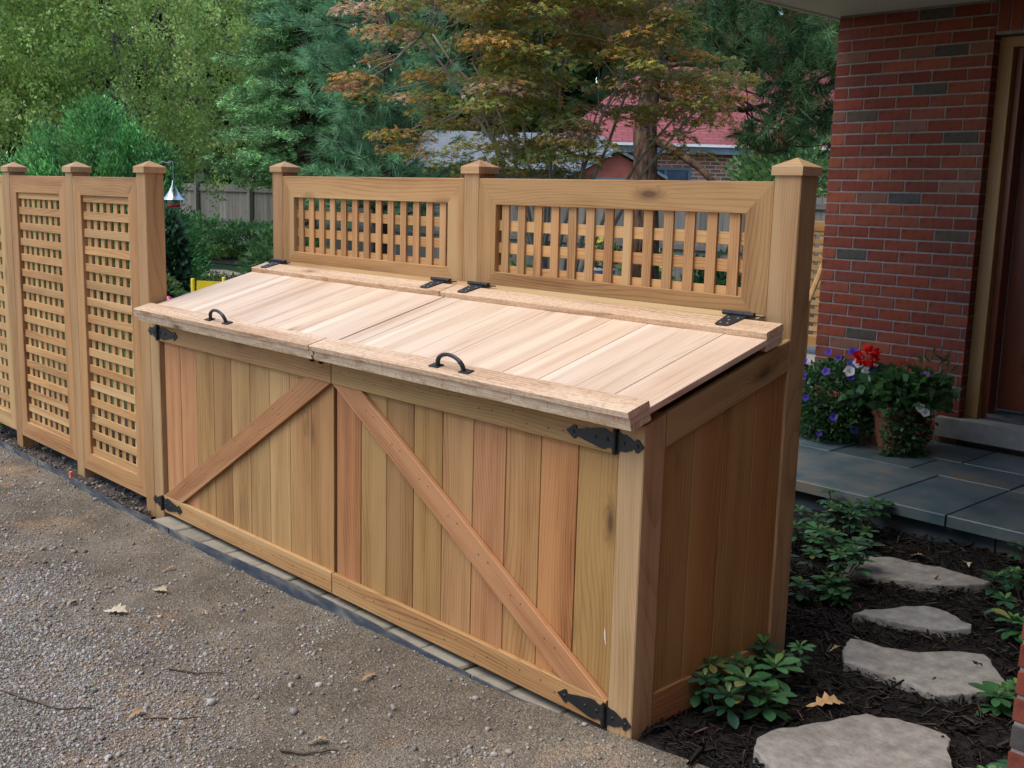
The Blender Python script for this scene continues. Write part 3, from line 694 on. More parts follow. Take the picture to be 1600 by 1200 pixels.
for z0, z1 in ((.58, 1.1), (1.2, 2.2)):
    for a, b in ((-.645, -.30), (-.16, .19)):
        mb = MB(); y = WY+.217
        for p0, p1 in (((a, y-.010, z0), (a+.02, y, z1)), ((b-.02, y-.010, z0), (b, y, z1)), ((a+.02, y-.010, z0), (b-.02, y, z0+.02)), ((a+.02, y-.010, z1-.02), (b-.02, y, z1))): mb.box(p0, p1)
        mb.build('panel_moulding', M['door_wood'], dw)
MB().box((-.76, WY+.10, .3035), (.27, WY+.27, .335)).build('threshold', M['metal_edge'], house)
# eave and the wing that shades the entry
ev = MB().box((WX0-.04, 0.95, WZ), (.60, WY+.3, WZ+.03)).box((.60, .05, WZ), (7, 9, WZ+.03)).build('soffit', M['white_paint'], house)
MB().box((WX0-.055, .93, WZ-.012), (WX0-.035, WY+.3, WZ+.19)).box((WX0-.035, .93, WZ-.012), (.585, .95, WZ+.19)).box((.585, .03, WZ-.012), (.60, .95, WZ+.19)).box((.6, .03, WZ-.012), (7, .05, WZ+.19)).build('fascia', M['white_paint'], ev)
MB().add([(WX0-.06, .9, WZ+.191), (7.1, 0, WZ+.191), (7.1, 9, WZ+.191), (WX0-.06, 9, WZ+.191), (-.6, 5, 4.6), (7.1, 5, 4.6)], [(0, 1, 5, 4), (1, 2, 5), (2, 3, 4, 5), (3, 0, 4)]).build('roof', M['grey_roof'], house)
PX, PY = .885, .335
MB().box((3.05, -9, -.1), (10, PY-.002, 3.2)).build('shade_block', M['red_board'], house)  # unseen mass added to cut the light on the bin's right end
MB().add([(2.7, -9.4, 3.2), (10.4, -9.4, 3.2), (10.4, .9, 3.2), (2.7, .9, 3.2), (6.5, -9.4, 5.6), (6.5, .9, 5.6)], [(0, 3, 2, 1), (0, 4, 5, 3), (1, 2, 5, 4), (0, 1, 4), (3, 5, 2)]).build('shade_block_roof', M['grey_roof'], house)  # roof over the added, unseen light-blocking mass
wing = MB().box((PX+.004, PY+.0035, -.1), (6.5, 8, WZ)).build('wall', M['mortar'], house)
bricks_face(wing, PX, PX+1.63, PY, -.05, .95, ZREF+.014)
z = ZREF+.014-22*CH
MB().box((PX, PY, .97), (6.5, PY+.003, WZ)).build('upper_brickwork', M['red_board'], wing)

# patio of bluestone slabs
patio = tag(MB().box((-3.3, 2.47, -.1), (.88, 3.845, .118)).build('patio', M['joint_sand']), kind='structure')
slabs = [(-2.45, -1.62, 2.39, 3.085), (-1.61, -.602, 2.39, 3.085), (-.592, -.245, 2.39, 3.06), (-.235, .45, 2.39, 3.05), (.46, .88, 2.39, 3.05),
         (-2.45, -1.80, 3.095, 3.83), (-1.79, -1.24, 3.095, 3.40), (-1.23, -.77, 3.095, 3.40), (-.76, -.245, 3.07, 3.41), (-.235, .30, 3.06, 3.41), (.31, .88, 3.06, 3.41),
         (-1.79, -1.02, 3.41, 3.83), (-1.01, -.645, 3.42, 3.83), (-.635, .2, 3.42, 3.83), (.21, .88, 3.42, 3.83)]
for i, (a, b, c, d_) in enumerate(slabs):
    t = [(1, 1, 1), (1.05, 1, .95), (.9, .97, 1.0), (.92, .94, .95), (1, 1, 1)][i % 5]
    MB().prism([(a, c), (b, c), (b, d_), (a, d_)], .110 if c > 2.5 else .098, .150+rnd.uniform(-.002, .002), .004).build('slab', M['bluestone'], patio, tint=jit(t, .24, .05))
x = -3.2
while x < .8:
    L = (.62, .80, .95)[int(x*7) % 3]; MB().prism([(x, 2.445), (x+L-.012, 2.445), (x+L-.012, 2.47), (x, 2.47)], -.08, .094).build('riser_stone', M['bluestone'], patio, tint=jit((.55, .57, .6), .1)); x += L

# stepping stones
STEP = [
 [(-0.381, 1.912), (-0.327, 1.94), (-0.26, 2.004), (-0.206, 1.995), (-0.056, 2.034), (-0.0, 2.031), (0.13, 2.019), (0.122, 1.977), (0.069, 1.88), (-0.007, 1.803), (-0.143, 1.736), (-0.217, 1.68), (-0.304, 1.624), (-0.347, 1.748)],
 [(-0.05, 1.281), (-0.041, 1.349), (0.017, 1.447), (0.035, 1.498), (0.098, 1.574), (0.147, 1.576), (0.208, 1.551), (0.241, 1.523), (0.281, 1.517), (0.299, 1.472), (0.234, 1.38), (0.179, 1.353), (0.119, 1.334), (0.058, 1.315), (-0.008, 1.304)],
 [(0.062, 1.065), (0.114, 1.085), (0.158, 1.078), (0.231, 1.117), (0.273, 1.137), (0.338, 1.229), (0.421, 1.297), (0.457, 1.271), (0.494, 1.215), (0.568, 1.123), (0.573, 1.098), (0.559, 1.022), (0.468, 0.879), (0.418, 0.874), (0.365, 0.882), (0.274, 0.889), (0.183, 0.889), (0.152, 0.874), (0.092, 0.963)],
 [(0.255, 0.233), (0.26, 0.289), (0.297, 0.391), (0.33, 0.465), (0.361, 0.554), (0.384, 0.599), (0.417, 0.602), (0.462, 0.637), (0.525, 0.659), (0.596, 0.658), (0.618, 0.642), (0.635, 0.582), (0.659, 0.548), (0.697, 0.488), (0.743, 0.4), (0.645, 0.129), (0.497, 0.074), (0.383, 0.122), (0.292, 0.166)]]
SLAB = ['stepping stone nearest the patio, long flat tan grey slab', 'smallest stepping stone, second from the patio', 'broad grey stepping stone with curved edge, third from the patio', 'largest stepping stone at the bottom right corner beside the bin']
for P, lb in zip(STEP, SLAB):
    P = P[::-1]                                                       # counter-clockwise
    cx = sum(p[0] for p in P)/len(P); cy = sum(p[1] for p in P)/len(P)
    Q = []
    for i, (a, b) in enumerate(P):                                    # break the outline up
        c, d_ = P[(i+1) % len(P)]; Q.append((a-cx, b-cy)); L = math.hypot(c-a, d_-b); n = max(1, int(L/.02))
        for k in range(1, n): Q.append((a+(c-a)*k/n-cx+rnd.uniform(-.004, .004), b+(d_-b)*k/n-cy+rnd.uniform(-.004, .004)))
    n = len(Q); V = []; F = [tuple(range(n-1, -1, -1))]
    rings = [(1.0, -.03), (1.0, .020), (.997, .029), (.985, .0335), (.9, .035), (.65, .036), (.35, .035)]
    for s_, z in rings:
        for (a, b) in Q: V.append((a*s_, b*s_, z + (.004*(float(vnoise(np.array([a*s_+cx]), np.array([b*s_+cy]), .09, 41)[0])-.5)+.002*(float(vnoise(np.array([a*s_+cx]), np.array([b*s_+cy]), .03, 42)[0])-.5) if z > .034 else rnd.uniform(-.0022, .0022) if z > .025 else rnd.uniform(-.004, .004))))
    for r in range(len(rings)-1):
        for i in range(n): F.append((r*n+i, r*n+(i+1) % n, (r+1)*n+(i+1) % n, (r+1)*n+i))
    V.append((0, 0, .038))
    for i in range(n): F.append(((len(rings)-1)*n+i, (len(rings)-1)*n+(i+1) % n, len(V)-1))
    o = obj('stepping_stone', mesh_py('stepping_stone', V, F, M['flag'], False), None, Matrix.Translation((cx, cy, 0)), jit((1, .98, .95), .06))
    tag(o, lb, 'stepping stone', 'stepping stones in the mulch')

# ------------------------------------------------------------------ loose stones, chips, litter
def rot_rand(n):
    q = rng.normal(size=(n, 4)); q /= np.linalg.norm(q, axis=1)[:, None]
    w_, x, y, z = q.T
    return np.stack([np.stack([1-2*(y*y+z*z), 2*(x*y-w_*z), 2*(x*z+w_*y)], 1), np.stack([2*(x*y+w_*z), 1-2*(x*x+z*z), 2*(y*z-w_*x)], 1), np.stack([2*(x*z-w_*y), 2*(y*z+w_*x), 1-2*(x*x+y*y)], 1)], 1)
def rocks(name, P, S, col, mat, parent=None):
    """angular stones: jittered 8-vertex blocks"""
    n = len(P)
    base = np.array([(-1, -1, -1), (1, -1, -1), (1, 1, -1), (-1, 1, -1), (-1, -1, 1), (1, -1, 1), (1, 1, 1), (-1, 1, 1)], float)*.62
    V = base[None]*rng.uniform(.55, 1.15, (n, 1, 3)) + rng.normal(0, .16, (n, 8, 3))
    V[:, 4:, :2] *= rng.uniform(.45, .9, (n, 1, 1))
    V *= np.asarray(S)[:, None, None]
    R = rot_rand(n)
    flat = rng.random(n) < .75                                        # most lie on a flat side
    a = rng.uniform(0, 6.28, n); Rz = np.zeros((n, 3, 3)); Rz[:, 0, 0] = np.cos(a); Rz[:, 0, 1] = -np.sin(a); Rz[:, 1, 0] = np.sin(a); Rz[:, 1, 1] = np.cos(a); Rz[:, 2, 2] = .7
    R[flat] = Rz[flat]
    V = np.einsum('nij,nkj->nki', R, V) + np.asarray(P)[:, None]
    f = np.array([(3, 2, 1, 0), (4, 5, 6, 7), (0, 1, 5, 4), (1, 2, 6, 5), (2, 3, 7, 6), (3, 0, 4, 7)])
    F = (f[None] + (np.arange(n)*8)[:, None, None]).reshape(-1, 4)
    return obj(name, mesh_np(name, V.reshape(-1, 3), F, mat, np.repeat(col, 8, 0)), parent)
def scatter(n, x0, x1, y0, dens):
    X = rng.uniform(x0, x1, n); Y = y0 + (edge_y(X)-y0)*rng.random(n)
    mg = np.minimum((Y - 1.163*(X+.97)+1.36+.28)/1.53, (Y+1.36+.336*(X+.97)+.25)/1.05)      # thins out away from the part near the bin
    keep = (rng.random(n) < np.clip(1+mg/.75, 0, 1)**2) & (rng.random(n) < dens(X, Y)); return X[keep], Y[keep]
def gravel_density(x, y):
    d = edge_y(x)-y
    far = np.clip((d-.40+.25*(vnoise(x, y, .5, 13)-.5))/.45, 0, 1)*np.clip((-.62-x)/.75+.12, .06, 1)   # bare dirt near the edging, stony out in the drive
    pat = np.clip((vnoise(x, y, .33, 11)-.25)*2.4, 0, 1); cl = np.clip((vnoise(x, y, .13, 14)-.66)*5, 0, 1)
    return np.clip(.035 + .95*far*(.25+.75*pat) + .22*cl, 0, 1)
X, Y = scatter(540000, -6.2, 1.0, -2.3, gravel_density)
S = rng.lognormal(math.log(.0038), .42, len(X)).clip(.0018, .013)
g = rng.uniform(.7, 1.3, len(X))[:, None]
C = np.array([.285, .262, .232])*g + rng.normal(0, .012, (len(X), 3)); t = rng.random(len(X)) < .12; C[t] = np.array([.30, .21, .14])*g[t]; t = rng.random(len(X)) < .05; C[t] = np.array([.42, .40, .37])
tag(rocks('gravel', np.stack([X, Y, drive_z(X, Y)+S*.25], 1), S, C.clip(.03, .6), M['stone']), kind='stuff')
tag(bpy.data.objects['gravel'], 'grey crushed gravel scattered over the dirt driveway', 'gravel')
X, Y = scatter(2600, -5.2, .7, -1.6, lambda x, y: .14+.5*np.clip((edge_y(x)-y)/.6, 0, 1)*(vnoise(x, y, .35, 12) > .5))
S = rng.lognormal(math.log(.010), .3, len(X)).clip(.006, .019)
C = np.array([.27, .245, .215])*rng.uniform(.75, 1.35, len(X))[:, None]
tag(rocks('pebbles', np.stack([X, Y, drive_z(X, Y)+S*.25], 1), S, C.clip(.03, .6), M['stone']), 'larger pebbles lying loose on the driveway dirt', 'pebbles', kind='stuff')
X = rng.uniform(-6, -2.95, 2600); Y = edge_y(X) + .012 + rng.random(2600)**1.6*.5
S = rng.lognormal(math.log(.007), .45, 2600).clip(.003, .022)
C = np.array([.13, .11, .09])*rng.uniform(.5, 1.9, 2600)[:, None]
tag(rocks('soil_clods', np.stack([X, Y, -.034+S*.3], 1), S, C, M['stone']), 'dark soil clods and stones under the lattice fence', 'soil', kind='stuff')

def chips(name, X, Y, Z, L, W, C, mat):
    n = len(X); a = rng.uniform(0, 6.28, n); tl = rng.normal(0, .28, n)
    d = np.stack([np.cos(a)*np.cos(tl), np.sin(a)*np.cos(tl), np.sin(tl)], 1); s = np.stack([-np.sin(a), np.cos(a), rng.normal(0, .3, n)], 1)
    c = np.stack([X, Y, Z], 1); d *= L[:, None]/2; s *= W[:, None]/2; u = np.zeros((n, 3)); u[:, 2] = W*.35
    V = np.stack([c-d-s*.6, c+d-s*.4, c+d+s*.5, c-d+s*.7, c-d*.7+u, c+d*.8+u], 1)
    f4 = np.array([(0, 1, 5, 4), (2, 3, 4, 5), (3, 2, 1, 0)]); F = (f4[None]+(np.arange(n)*6)[:, None, None]).reshape(-1, 4)
    return tag(obj(name, mesh_np(name, V.reshape(-1, 3), F, mat, np.repeat(C, 6, 0))), kind='stuff')
n = 17000; X = rng.uniform(-.75, 1.05, n); Y = rng.uniform(.03, 2.45, n); k = (Y > edge_y(X)+.01) & ~((X < .0) & (Y < .77))
X, Y = X[k], Y[k]; L = rng.lognormal(math.log(.026), .45, len(X)).clip(.008, .09); Wc = L*rng.uniform(.12, .4, len(X))
C = np.array([.020, .0145, .0115])*rng.lognormal(0, .55, len(X))[:, None]; t = rng.random(len(X)) < .05; C[t] = np.array([.09, .05, .032])
tag(chips('mulch_chips', X, Y, .004+.03*(vnoise(X, Y, .22, 7)-.5)+rng.uniform(0, .012, len(X)), L, Wc, C.clip(.004, .2), M['chip']), 'dark shredded bark mulch around the stepping stones', 'mulch')

# fallen oak leaves and twigs
def oak_outline(s):
    pts = [(0, 0), (.18, .08), (.30, .06), (.36, .22), (.46, .10), (.58, .28), (.66, .12), (.80, .22), (.86, .08), (1, .02)]
    return [(x*s-.5*s, y*s) for x, y in pts] + [(x*s-.5*s, -y*s*.9) for x, y in reversed(pts[1:-1])]
def dry_leaf(x, y, z, s, rot, tint, label, curl=.25):
    P = oak_outline(s); n = len(P)
    V = [(a, b, curl*s*(.5*(b/s/.28)**2*.5 + .35*math.sin(a/s*5+rot))) for a, b in P]
    spine = [(-.5*s + s*i/5, 0, curl*s*.35*math.sin((-.5+i/5)*5+rot)) for i in range(6)]
    V += spine; up = list(range(0, 10)); F = []
    def near(i): return n + int(round((V[i][0]+.5*s)/s*5))
    idx = list(range(n))
    for i in range(n):
        a, b = idx[i], idx[(i+1) % n]; na, nb = near(a), near(b)
        F.append((a, b, nb) if na == nb else (a, b, nb, na))
    F = [f for f in F if len(set(f)) == len(f)]
    mw = Matrix.Translation((x, y, z)) @ Matrix.Rotation(rot, 4, 'Z') @ Matrix.Rotation(rnd.uniform(-.3, .3), 4, 'X')
    return tag(obj('dry_oak_leaf', mesh_py('dry_oak_leaf', V, F, M['dry_leaf']), None, mw, tint), label, 'leaf', 'fallen oak leaves')
def dz(x, y): return float(drive_z(np.array([x]), np.array([y]))[0])
LV = [(-2.02, -.42, .085, .3, (.95, .95, .95), 'pale dry oak leaf on bare dirt in front of the left door'),
      (-1.92, -.64, .11, .5, (1.1, 1.15, 1.2), 'large curled grey oak leaf, middle of the driveway'),
      (-2.12, -.72, .085, 2.4, (.9, .95, 1), 'grey oak leaf left of the large curled one'),
      (-2.22, -.27, .06, 1.2, (.7, .62, .55), 'small brown leaf in the dirt near the edging'),
      (-.86, -.27, .075, 1.9, (.8, .72, .62), 'curled brown leaf close below the right door'),
      (-.62, -.62, .07, .9, (.9, .8, .65), 'tan leaf at the bottom edge of the driveway'),
      (-1.12, -.92, .08, 2.0, (.9, .78, .66), 'brown leaf among stones at the bottom of the driveway'),
      (-.10, -.33, .07, .4, (.75, .68, .6), 'small leaf fragment by the near corner post')]
for x, y, s, r_, t, lb in LV: dry_leaf(x, y, dz(x, y)+.012, s, r_, t, lb)
for x, y, s, r_, t, lb in [(.27, .56, .12, .9, (1.1, .85, .6), 'tan oak leaf on the mulch above the largest stepping stone'), (-.03, 2.16, .085, 2.2, (1.5, 1.65, 1.8), 'white dry leaf on the mulch below the patio'),
        (.08, .95, .07, 1.2, (.9, .8, .65), 'small dry leaf beside the plants at the bin'), (-.22, 2.1, .06, .3, (.8, .62, .45), 'small brown leaf between patio and first stepping stone')]: dry_leaf(x, y, .035, s, r_, t, lb)
def twig(pts, r, label):
    mb = MB(); P = [(x, y, dz(x, y)+.006) for x, y in pts]; Q = []
    for i in range(len(P)-1):
        for k in range(4):
            t = k/4; Q.append(tuple(P[i][j]+(P[i+1][j]-P[i][j])*t + (rnd.uniform(-.004, .004) if j < 2 else rnd.uniform(0, .003)) for j in range(3)))
    Q.append(P[-1]); mb.tube(Q, [r*(1-.5*i/len(Q)) for i in range(len(Q))], 5)
    tag(mb.build('twig', M['twig']), label, 'twig', 'twigs on the driveway')
twig([(-1.52, -1.16), (-1.42, -1.13), (-1.30, -1.08), (-1.24, -1.0)], .0035, 'longest bent dark twig at the lower left of the driveway')
twig([(-1.08, -.92), (-1.0, -.84), (-.97, -.78)], .003, 'brown twig in the middle foreground of the driveway')
twig([(-1.34, -.72), (-1.24, -.66), (-1.20, -.60)], .003, 'short dark twig lying on bare dirt')
twig([(-.66, -.72), (-.60, -.68), (-.55, -.60)], .0045, 'thick broken twig at the bottom edge of the driveway')
twig([(.02, -.24), (.07, -.20), (.11, -.13)], .004, 'dark stick by the near corner of the edging')

# ------------------------------------------------------------------ foliage builders
def unit(a): return a/np.maximum(np.linalg.norm(a, axis=-1, keepdims=True), 1e-9)
def leaf_mesh(name, P, Dv, L, W, C, mat, parent, droop=.0, fold=.12, mid=.45):
    """pointed leaves: base P, direction Dv, length L, width W, colour C per leaf"""
    n = len(P); Dv = unit(Dv); r = rng.normal(size=(n, 3)); s = unit(np.cross(Dv, r)); u = np.cross(s, Dv)
    flip = u[:, 2] < 0; u[flip] *= -1; L = np.broadcast_to(L, (n,))[:, None]; W = np.broadcast_to(W, (n,))[:, None]
    m_ = P + Dv*L*mid
    V = np.stack([P, m_ + s*W/2 + u*W*fold, P + Dv*L - u*L*droop, m_ - s*W/2 + u*W*fold], 1).reshape(-1, 3)
    F = np.arange(4*n).reshape(n, 4)
    return obj(name, mesh_np(name, V, F, mat, np.repeat(C, 4, 0)), parent)
def star_mesh(name, P, Nn, R, C, mat, parent, lobes=5):
    """palmate leaves: lobes narrow blades in the plane normal to Nn"""
    n = len(P); Nn = unit(Nn); a = unit(np.cross(Nn, rng.normal(size=(n, 3)))); b = np.cross(Nn, a)
    Vs = []
    for k in range(lobes):
        th = (k-(lobes-1)/2)*.82; ln = 1.0 if k == lobes//2 else (.88 if abs(k-lobes//2) == 1 else .6)
        d = a*math.cos(th)+b*math.sin(th); s = -a*math.sin(th)+b*math.cos(th); q = R[:, None]
        dr_ = Nn*q*.18
        Vs.append(np.stack([P, P+d*q*.5*ln+s*q*.15, P+d*q*ln-dr_, P+d*q*.5*ln-s*q*.15], 1))
    V = np.stack(Vs, 1).reshape(-1, 3); F = np.arange(len(V)).reshape(-1, 4)
    return obj(name, mesh_np(name, V, F, mat, np.repeat(C, 4*lobes, 0)), parent)
def needles(name, P, Dv, L, k, spread, wd, C, mat, parent):
    """tufts of k needles each at P along Dv"""
    n = len(P); Pn = np.repeat(P, k, 0); Dn = unit(np.repeat(unit(Dv), k, 0) + rng.normal(0, spread, (n*k, 3)))
    Ln = np.repeat(np.broadcast_to(L, (n,)), k)*rng.uniform(.7, 1.1, n*k); Pn = Pn + np.repeat(unit(Dv), k, 0)*(Ln*rng.uniform(-.5, .35, n*k))[:, None]
    s = unit(np.cross(Dn, rng.normal(size=(n*k, 3))))*wd/2; tip = Pn+Dn*Ln[:, None]; tip[:, 2] -= .12*Ln
    V = np.stack([Pn-s, Pn+s, tip], 1).reshape(-1, 3); F = np.arange(len(V)).reshape(-1, 3)
    return obj(name, mesh_np(name, V, F, mat, np.repeat(np.repeat(C, k, 0), 3, 0)), parent)
def curve(a, b, bend, n=6, wob=.0):
    a = Vector(a); b = Vector(b); pts = []
    for i in range(n+1):
        t = i/n; p = a.lerp(b, t) + Vector(bend)*(4*t*(1-t)) + Vector((rnd.uniform(-wob, wob), rnd.uniform(-wob, wob), rnd.uniform(-wob, wob)))*(1 if 0 < i < n else 0)
        pts.append(p)
    return pts
def taper(r0, r1, n): return [r0+(r1-r0)*i/(n-1) for i in range(n)]
def pal(cols, n, wts=None, var=.18):
    cols = np.array(cols, float); i = rng.choice(len(cols), n, p=wts); return cols[i]*rng.lognormal(0, var, (n, 1))
def ball(n, rad3, lo=.55):
    d = unit(rng.normal(size=(n, 3))); r = rng.uniform(lo**3, 1, n)**(1/3); return d*r[:, None]*np.array(rad3), d

# ------------------------------------------------------------------ trees
rng = np.random.default_rng(23); rnd.seed(5)
def birch(base, crown, rad3, ntw, label, lean=(0, 0)):
    t = thing('birch_tree', base, label, 'tree', 'trees beyond the garden'); b = Vector(base)
    mb = MB(); cz = crown[2]
    for k in range(3):
        top = Vector((crown[0]+rnd.uniform(-1, 1), crown[1]+rnd.uniform(-1, 1), cz+rad3[2]*.8)); p = curve(b+Vector((rnd.uniform(-.2, .2), rnd.uniform(-.2, .2), 0)), top, (rnd.uniform(-.5, .5), rnd.uniform(-.5, .5), 0), 8, .06); mb.tube(p, taper(.075, .015, 9), 7)
    G, gd = ball(ntw//7, rad3, .45); gi = rng.integers(0, len(G), ntw); A = G[gi]+rng.normal(0, .34, (ntw, 3)); d = unit(gd[gi]+rng.normal(0, .5, (ntw, 3))); A += np.array(crown)
    for i in range(0, ntw, 22):
        a = Vector(A[i]); s = Vector((crown[0]+(a.x-crown[0])*.15, crown[1]+(a.y-crown[1])*.15, a.z-.6)); p = curve(s, a, (0, 0, .35), 5, .05); mb.tube(p, taper(.018, .005, 6), 4, cap=False)
    mb.build('trunk', M['birch_bark'], t, smooth=True)
    m_ = 46; L = rng.uniform(.25, .6, ntw); u = rng.random((ntw, m_)); out = unit(d*np.array([1, 1, .2]))
    P = A[:, None] + out[:, None]*(u*L[:, None]*.45)[..., None]; P[..., 2] -= u**1.6*L[:, None]*.45
    P += rng.normal(0, .085, P.shape); P = P.reshape(-1, 3); n = len(P)
    Dv = rng.normal(0, .6, (n, 3)); Dv[:, 2] -= .45
    tone = np.repeat(rng.lognormal(0, .16, ntw), m_)[:, None]
    C = pal([(.38, .54, .16), (.49, .62, .21), (.26, .42, .13), (.58, .57, .18)], n, [.4, .3, .22, .08], .12)*tone
    tag(leaf_mesh('crown', P, Dv, rng.uniform(.055, .085, n), .05, C, M['leaf'], t, .1), kind='stuff')
birch((-19.65, 7.87, 0), (-19.4, 7.7, 5.1), (3.6, 3.6, 3.4), 2000, 'tall light green birch with drooping yellowish leaves')
birch((-21.2, 3.9, 0), (-20.6, 4.3, 5.0), (3.0, 3.0, 3.4), 1300, 'pale green birch at the far left edge')

def spruce(base, H, label, zmax, R0=.30):
    t = thing('spruce_tree', base, label, 'tree', 'trees beyond the garden'); b = Vector(base); mb = MB()
    mb.tube([b, b+Vector((0, 0, H*.5)), b+Vector((0, 0, H))], [.17, .11, .02], 8)
    PP = []; DD = []; TT = []
    z = 1.95
    while z < zmax:
        R = R0*(H-z)*rnd.uniform(.85, 1.1)+.15; nb = 9
        for k in range(nb):
            a = 2*math.pi*(k+rnd.random()*.8)/nb; r = R*rnd.uniform(.75, 1.1); o = b+Vector((0, 0, z+rnd.uniform(-.15, .15)))
            e = o+Vector((math.cos(a)*r, math.sin(a)*r, -.16*r)); pts = curve(o, e, (0, 0, -.10*r), 6); mb.tube(pts, taper(.022, .006, 7), 4, cap=False)
            br_t = rnd.lognormvariate(0, .16); dirv = (e-o).normalized(); sd_ = Vector((-dirv.y, dirv.x, 0)).normalized()
            for j in range(6):
                tt = .25+.75*(j+rnd.random()*.5)/6; p = o.lerp(e, tt)+Vector((0, 0, -.10*r))*(4*tt*(1-tt))
                for s in (-1, 1):
                    l = (.42*r*(1-tt)+.16)*rnd.uniform(.7, 1.15); q = p+sd_*s*l*.75+dirv*l*.55+Vector((0, 0, -.22*l))
                    m_ = int(30+l*170)
                    u = rng.random(m_)[:, None]; a0 = np.array(p); a1 = np.array(q); PP.append(a0+(a1-a0)*u+rng.normal(0, .024, (m_, 3)))
                    dd = unit((a1-a0)[None])+rng.normal(0, .45, (m_, 3)); dd[:, 2] += .25; DD.append(dd); TT.append(np.full(m_, br_t)*rnd.lognormvariate(0, .34))
        z += .27
    P = np.concatenate(PP); Dv = np.concatenate(DD); T = np.concatenate(TT); n = len(P)
    C = pal([(.14, .29, .115), (.19, .36, .145), (.27, .44, .19)], n, [.4, .4, .2], .12)*T[:, None]
    mb.build('trunk', M['bark'], t, smooth=True)
    tag(leaf_mesh('crown', P, Dv, rng.uniform(.045, .08, n), .017, C, M['needle'], t, 0, .0), kind='stuff')
spruce((-13.0, 7.32, 0), 9.0, 'dark green spruce with sweeping layered branches', 5.2, .215)

def pine(base, trunk, R0, branches, tuft_n, L, cols, wts, label, k=26, wd=.006, extra=None, name='pine_tree'):
    """branches: list of (start, end) in world space; tufts sit along the outer part of each"""
    t = thing(name, base, label, 'tree', 'trees beyond the garden'); mb = MB()
    mb.tube(trunk, taper(R0, R0*.45, len(trunk)), 12)
    if extra:
        for pts, r0, r1 in extra: mb.tube(pts, taper(r0, r1, len(pts)), 7)
    P = []; Dv = []; T = []
    for o, e, r0 in branches:
        o = Vector(o); e = Vector(e); pts = curve(o, e, (rnd.uniform(-.1, .1), rnd.uniform(-.1, .1), rnd.uniform(-.15, .05)), 6, .03); mb.tube(pts, taper(r0, .006, 7), 5, cap=False)
        ax = (e-o); l = ax.length; ax.normalize(); bt = rnd.lognormvariate(0, .2)
        for i in range(tuft_n):
            s = rnd.random()**.6; c = o.lerp(e, .35+.65*s)+Vector((rnd.gauss(0, .16), rnd.gauss(0, .16), rnd.gauss(0, .13)))*(.5+.5*l)
            d = (c-o.lerp(e, .3)).normalized()*.8+Vector((rnd.gauss(0, .3), rnd.gauss(0, .3), rnd.gauss(.25, .25)))
            P.append(c); Dv.append(d); T.append(bt*rnd.lognormvariate(0, .15))
    n = len(P); C = pal(cols, n, wts, .12)*np.array(T)[:, None]
    mb.build('trunk', M['bark'], t, smooth=True)
    tag(needles('crown', np.array(P), np.array(Dv), np.full(n, L), k, .55, wd, C, M['needle'], t), kind='stuff')
    return t
# blue green pine beside the spruce
c0 = Vector((-8.94, 5.7, 0)); brs = []
for i in range(84):
    z = rnd.uniform(1.15, 4.4); a = rnd.uniform(0, 6.28); r = rnd.uniform(.45, 1.15)
    o = c0+Vector((0, 0, z)); brs.append((o, o+Vector((math.cos(a)*r, math.sin(a)*r, rnd.uniform(.0, .4))), .016))
pine(c0, [c0, c0+Vector((.05, .02, 2)), c0+Vector((0, .1, 5))], .11, brs, 10, .20, [(.15, .32, .16), (.22, .41, .22), (.10, .22, .11)], [.45, .3, .25], 'blue green long needled pine beside the maple', k=48, wd=.008)
# old pine with thick trunk
tr = [(-6.6, 7.92, 0), (-6.68, 7.98, 1.0), (-6.75, 8.0, 1.75), (-6.83, 8.06, 2.35), (-6.92, 8.24, 2.95), (-7.0, 8.36, 3.4), (-7.12, 8.45, 4.2), (-7.2, 8.5, 6)]
brs = []
for e, nn, sp in (((-5.45, 8.9, 3.3), 9, .38), ((-5.35, 8.75, 2.45), 9, .36), ((-5.6, 8.9, 2.2), 5, .3), ((-5.25, 9.0, 2.9), 8, .4), ((-6.0, 8.7, 3.7), 8, .5), ((-6.5, 8.9, 4.1), 9, .6), ((-5.3, 9.3, 3.9), 8, .5), ((-7.4, 8.0, 4.2), 5, .5), ((-5.9, 8.9, 2.9), 5, .35), ((-6.2, 8.9, 3.4), 8, .45), ((-5.7, 9.3, 3.5), 8, .45), ((-6.3, 9.1, 4.6), 9, .6), ((-5.5, 9.4, 4.5), 9, .6), ((-5.2, 9.1, 2.6), 7, .3), ((-5.15, 9.05, 3.2), 7, .35)):
    for j in range(nn):
        q = Vector(e)+Vector((rnd.gauss(0, sp), rnd.gauss(0, sp), rnd.gauss(0, sp*.75))); brs.append((Vector(e).lerp(q, .1)+Vector((-.25, .05, -.12)), q, .012))
ex = [(curve((-6.72, 8.12, 2.15), (-5.60, 7.82, 1.66), (0, 0, .07), 8, .012), .055, .035), (curve((-6.86, 8.2, 2.75), (-5.9, 9.2, 2.62), (.1, 0, -.12), 8, .02), .06, .03),
      (curve((-6.95, 8.3, 3.1), (-5.6, 8.9, 3.2), (0, 0, -.1), 7, .03), .035, .012), (curve((-6.9, 8.2, 2.9), (-5.5, 8.8, 2.4), (0, .1, .1), 7, .03), .03, .012), (curve((-7.0, 8.4, 3.4), (-5.4, 9.3, 3.9), (0, 0, .1), 7, .03), .03, .012), (curve((-7.0, 8.4, 3.6), (-6.4, 8.9, 4.2), (0, 0, .1), 5, .03), .03, .01)]
pine((-6.6, 7.92, 0), tr, .175, brs, 7, .21, [(.09, .19, .07), (.14, .25, .10), (.07, .14, .055), (.34, .20, .09)], [.42, .28, .22, .08], 'old pine with thick reddish trunk and broken lower limb', k=50, wd=.009, extra=ex)

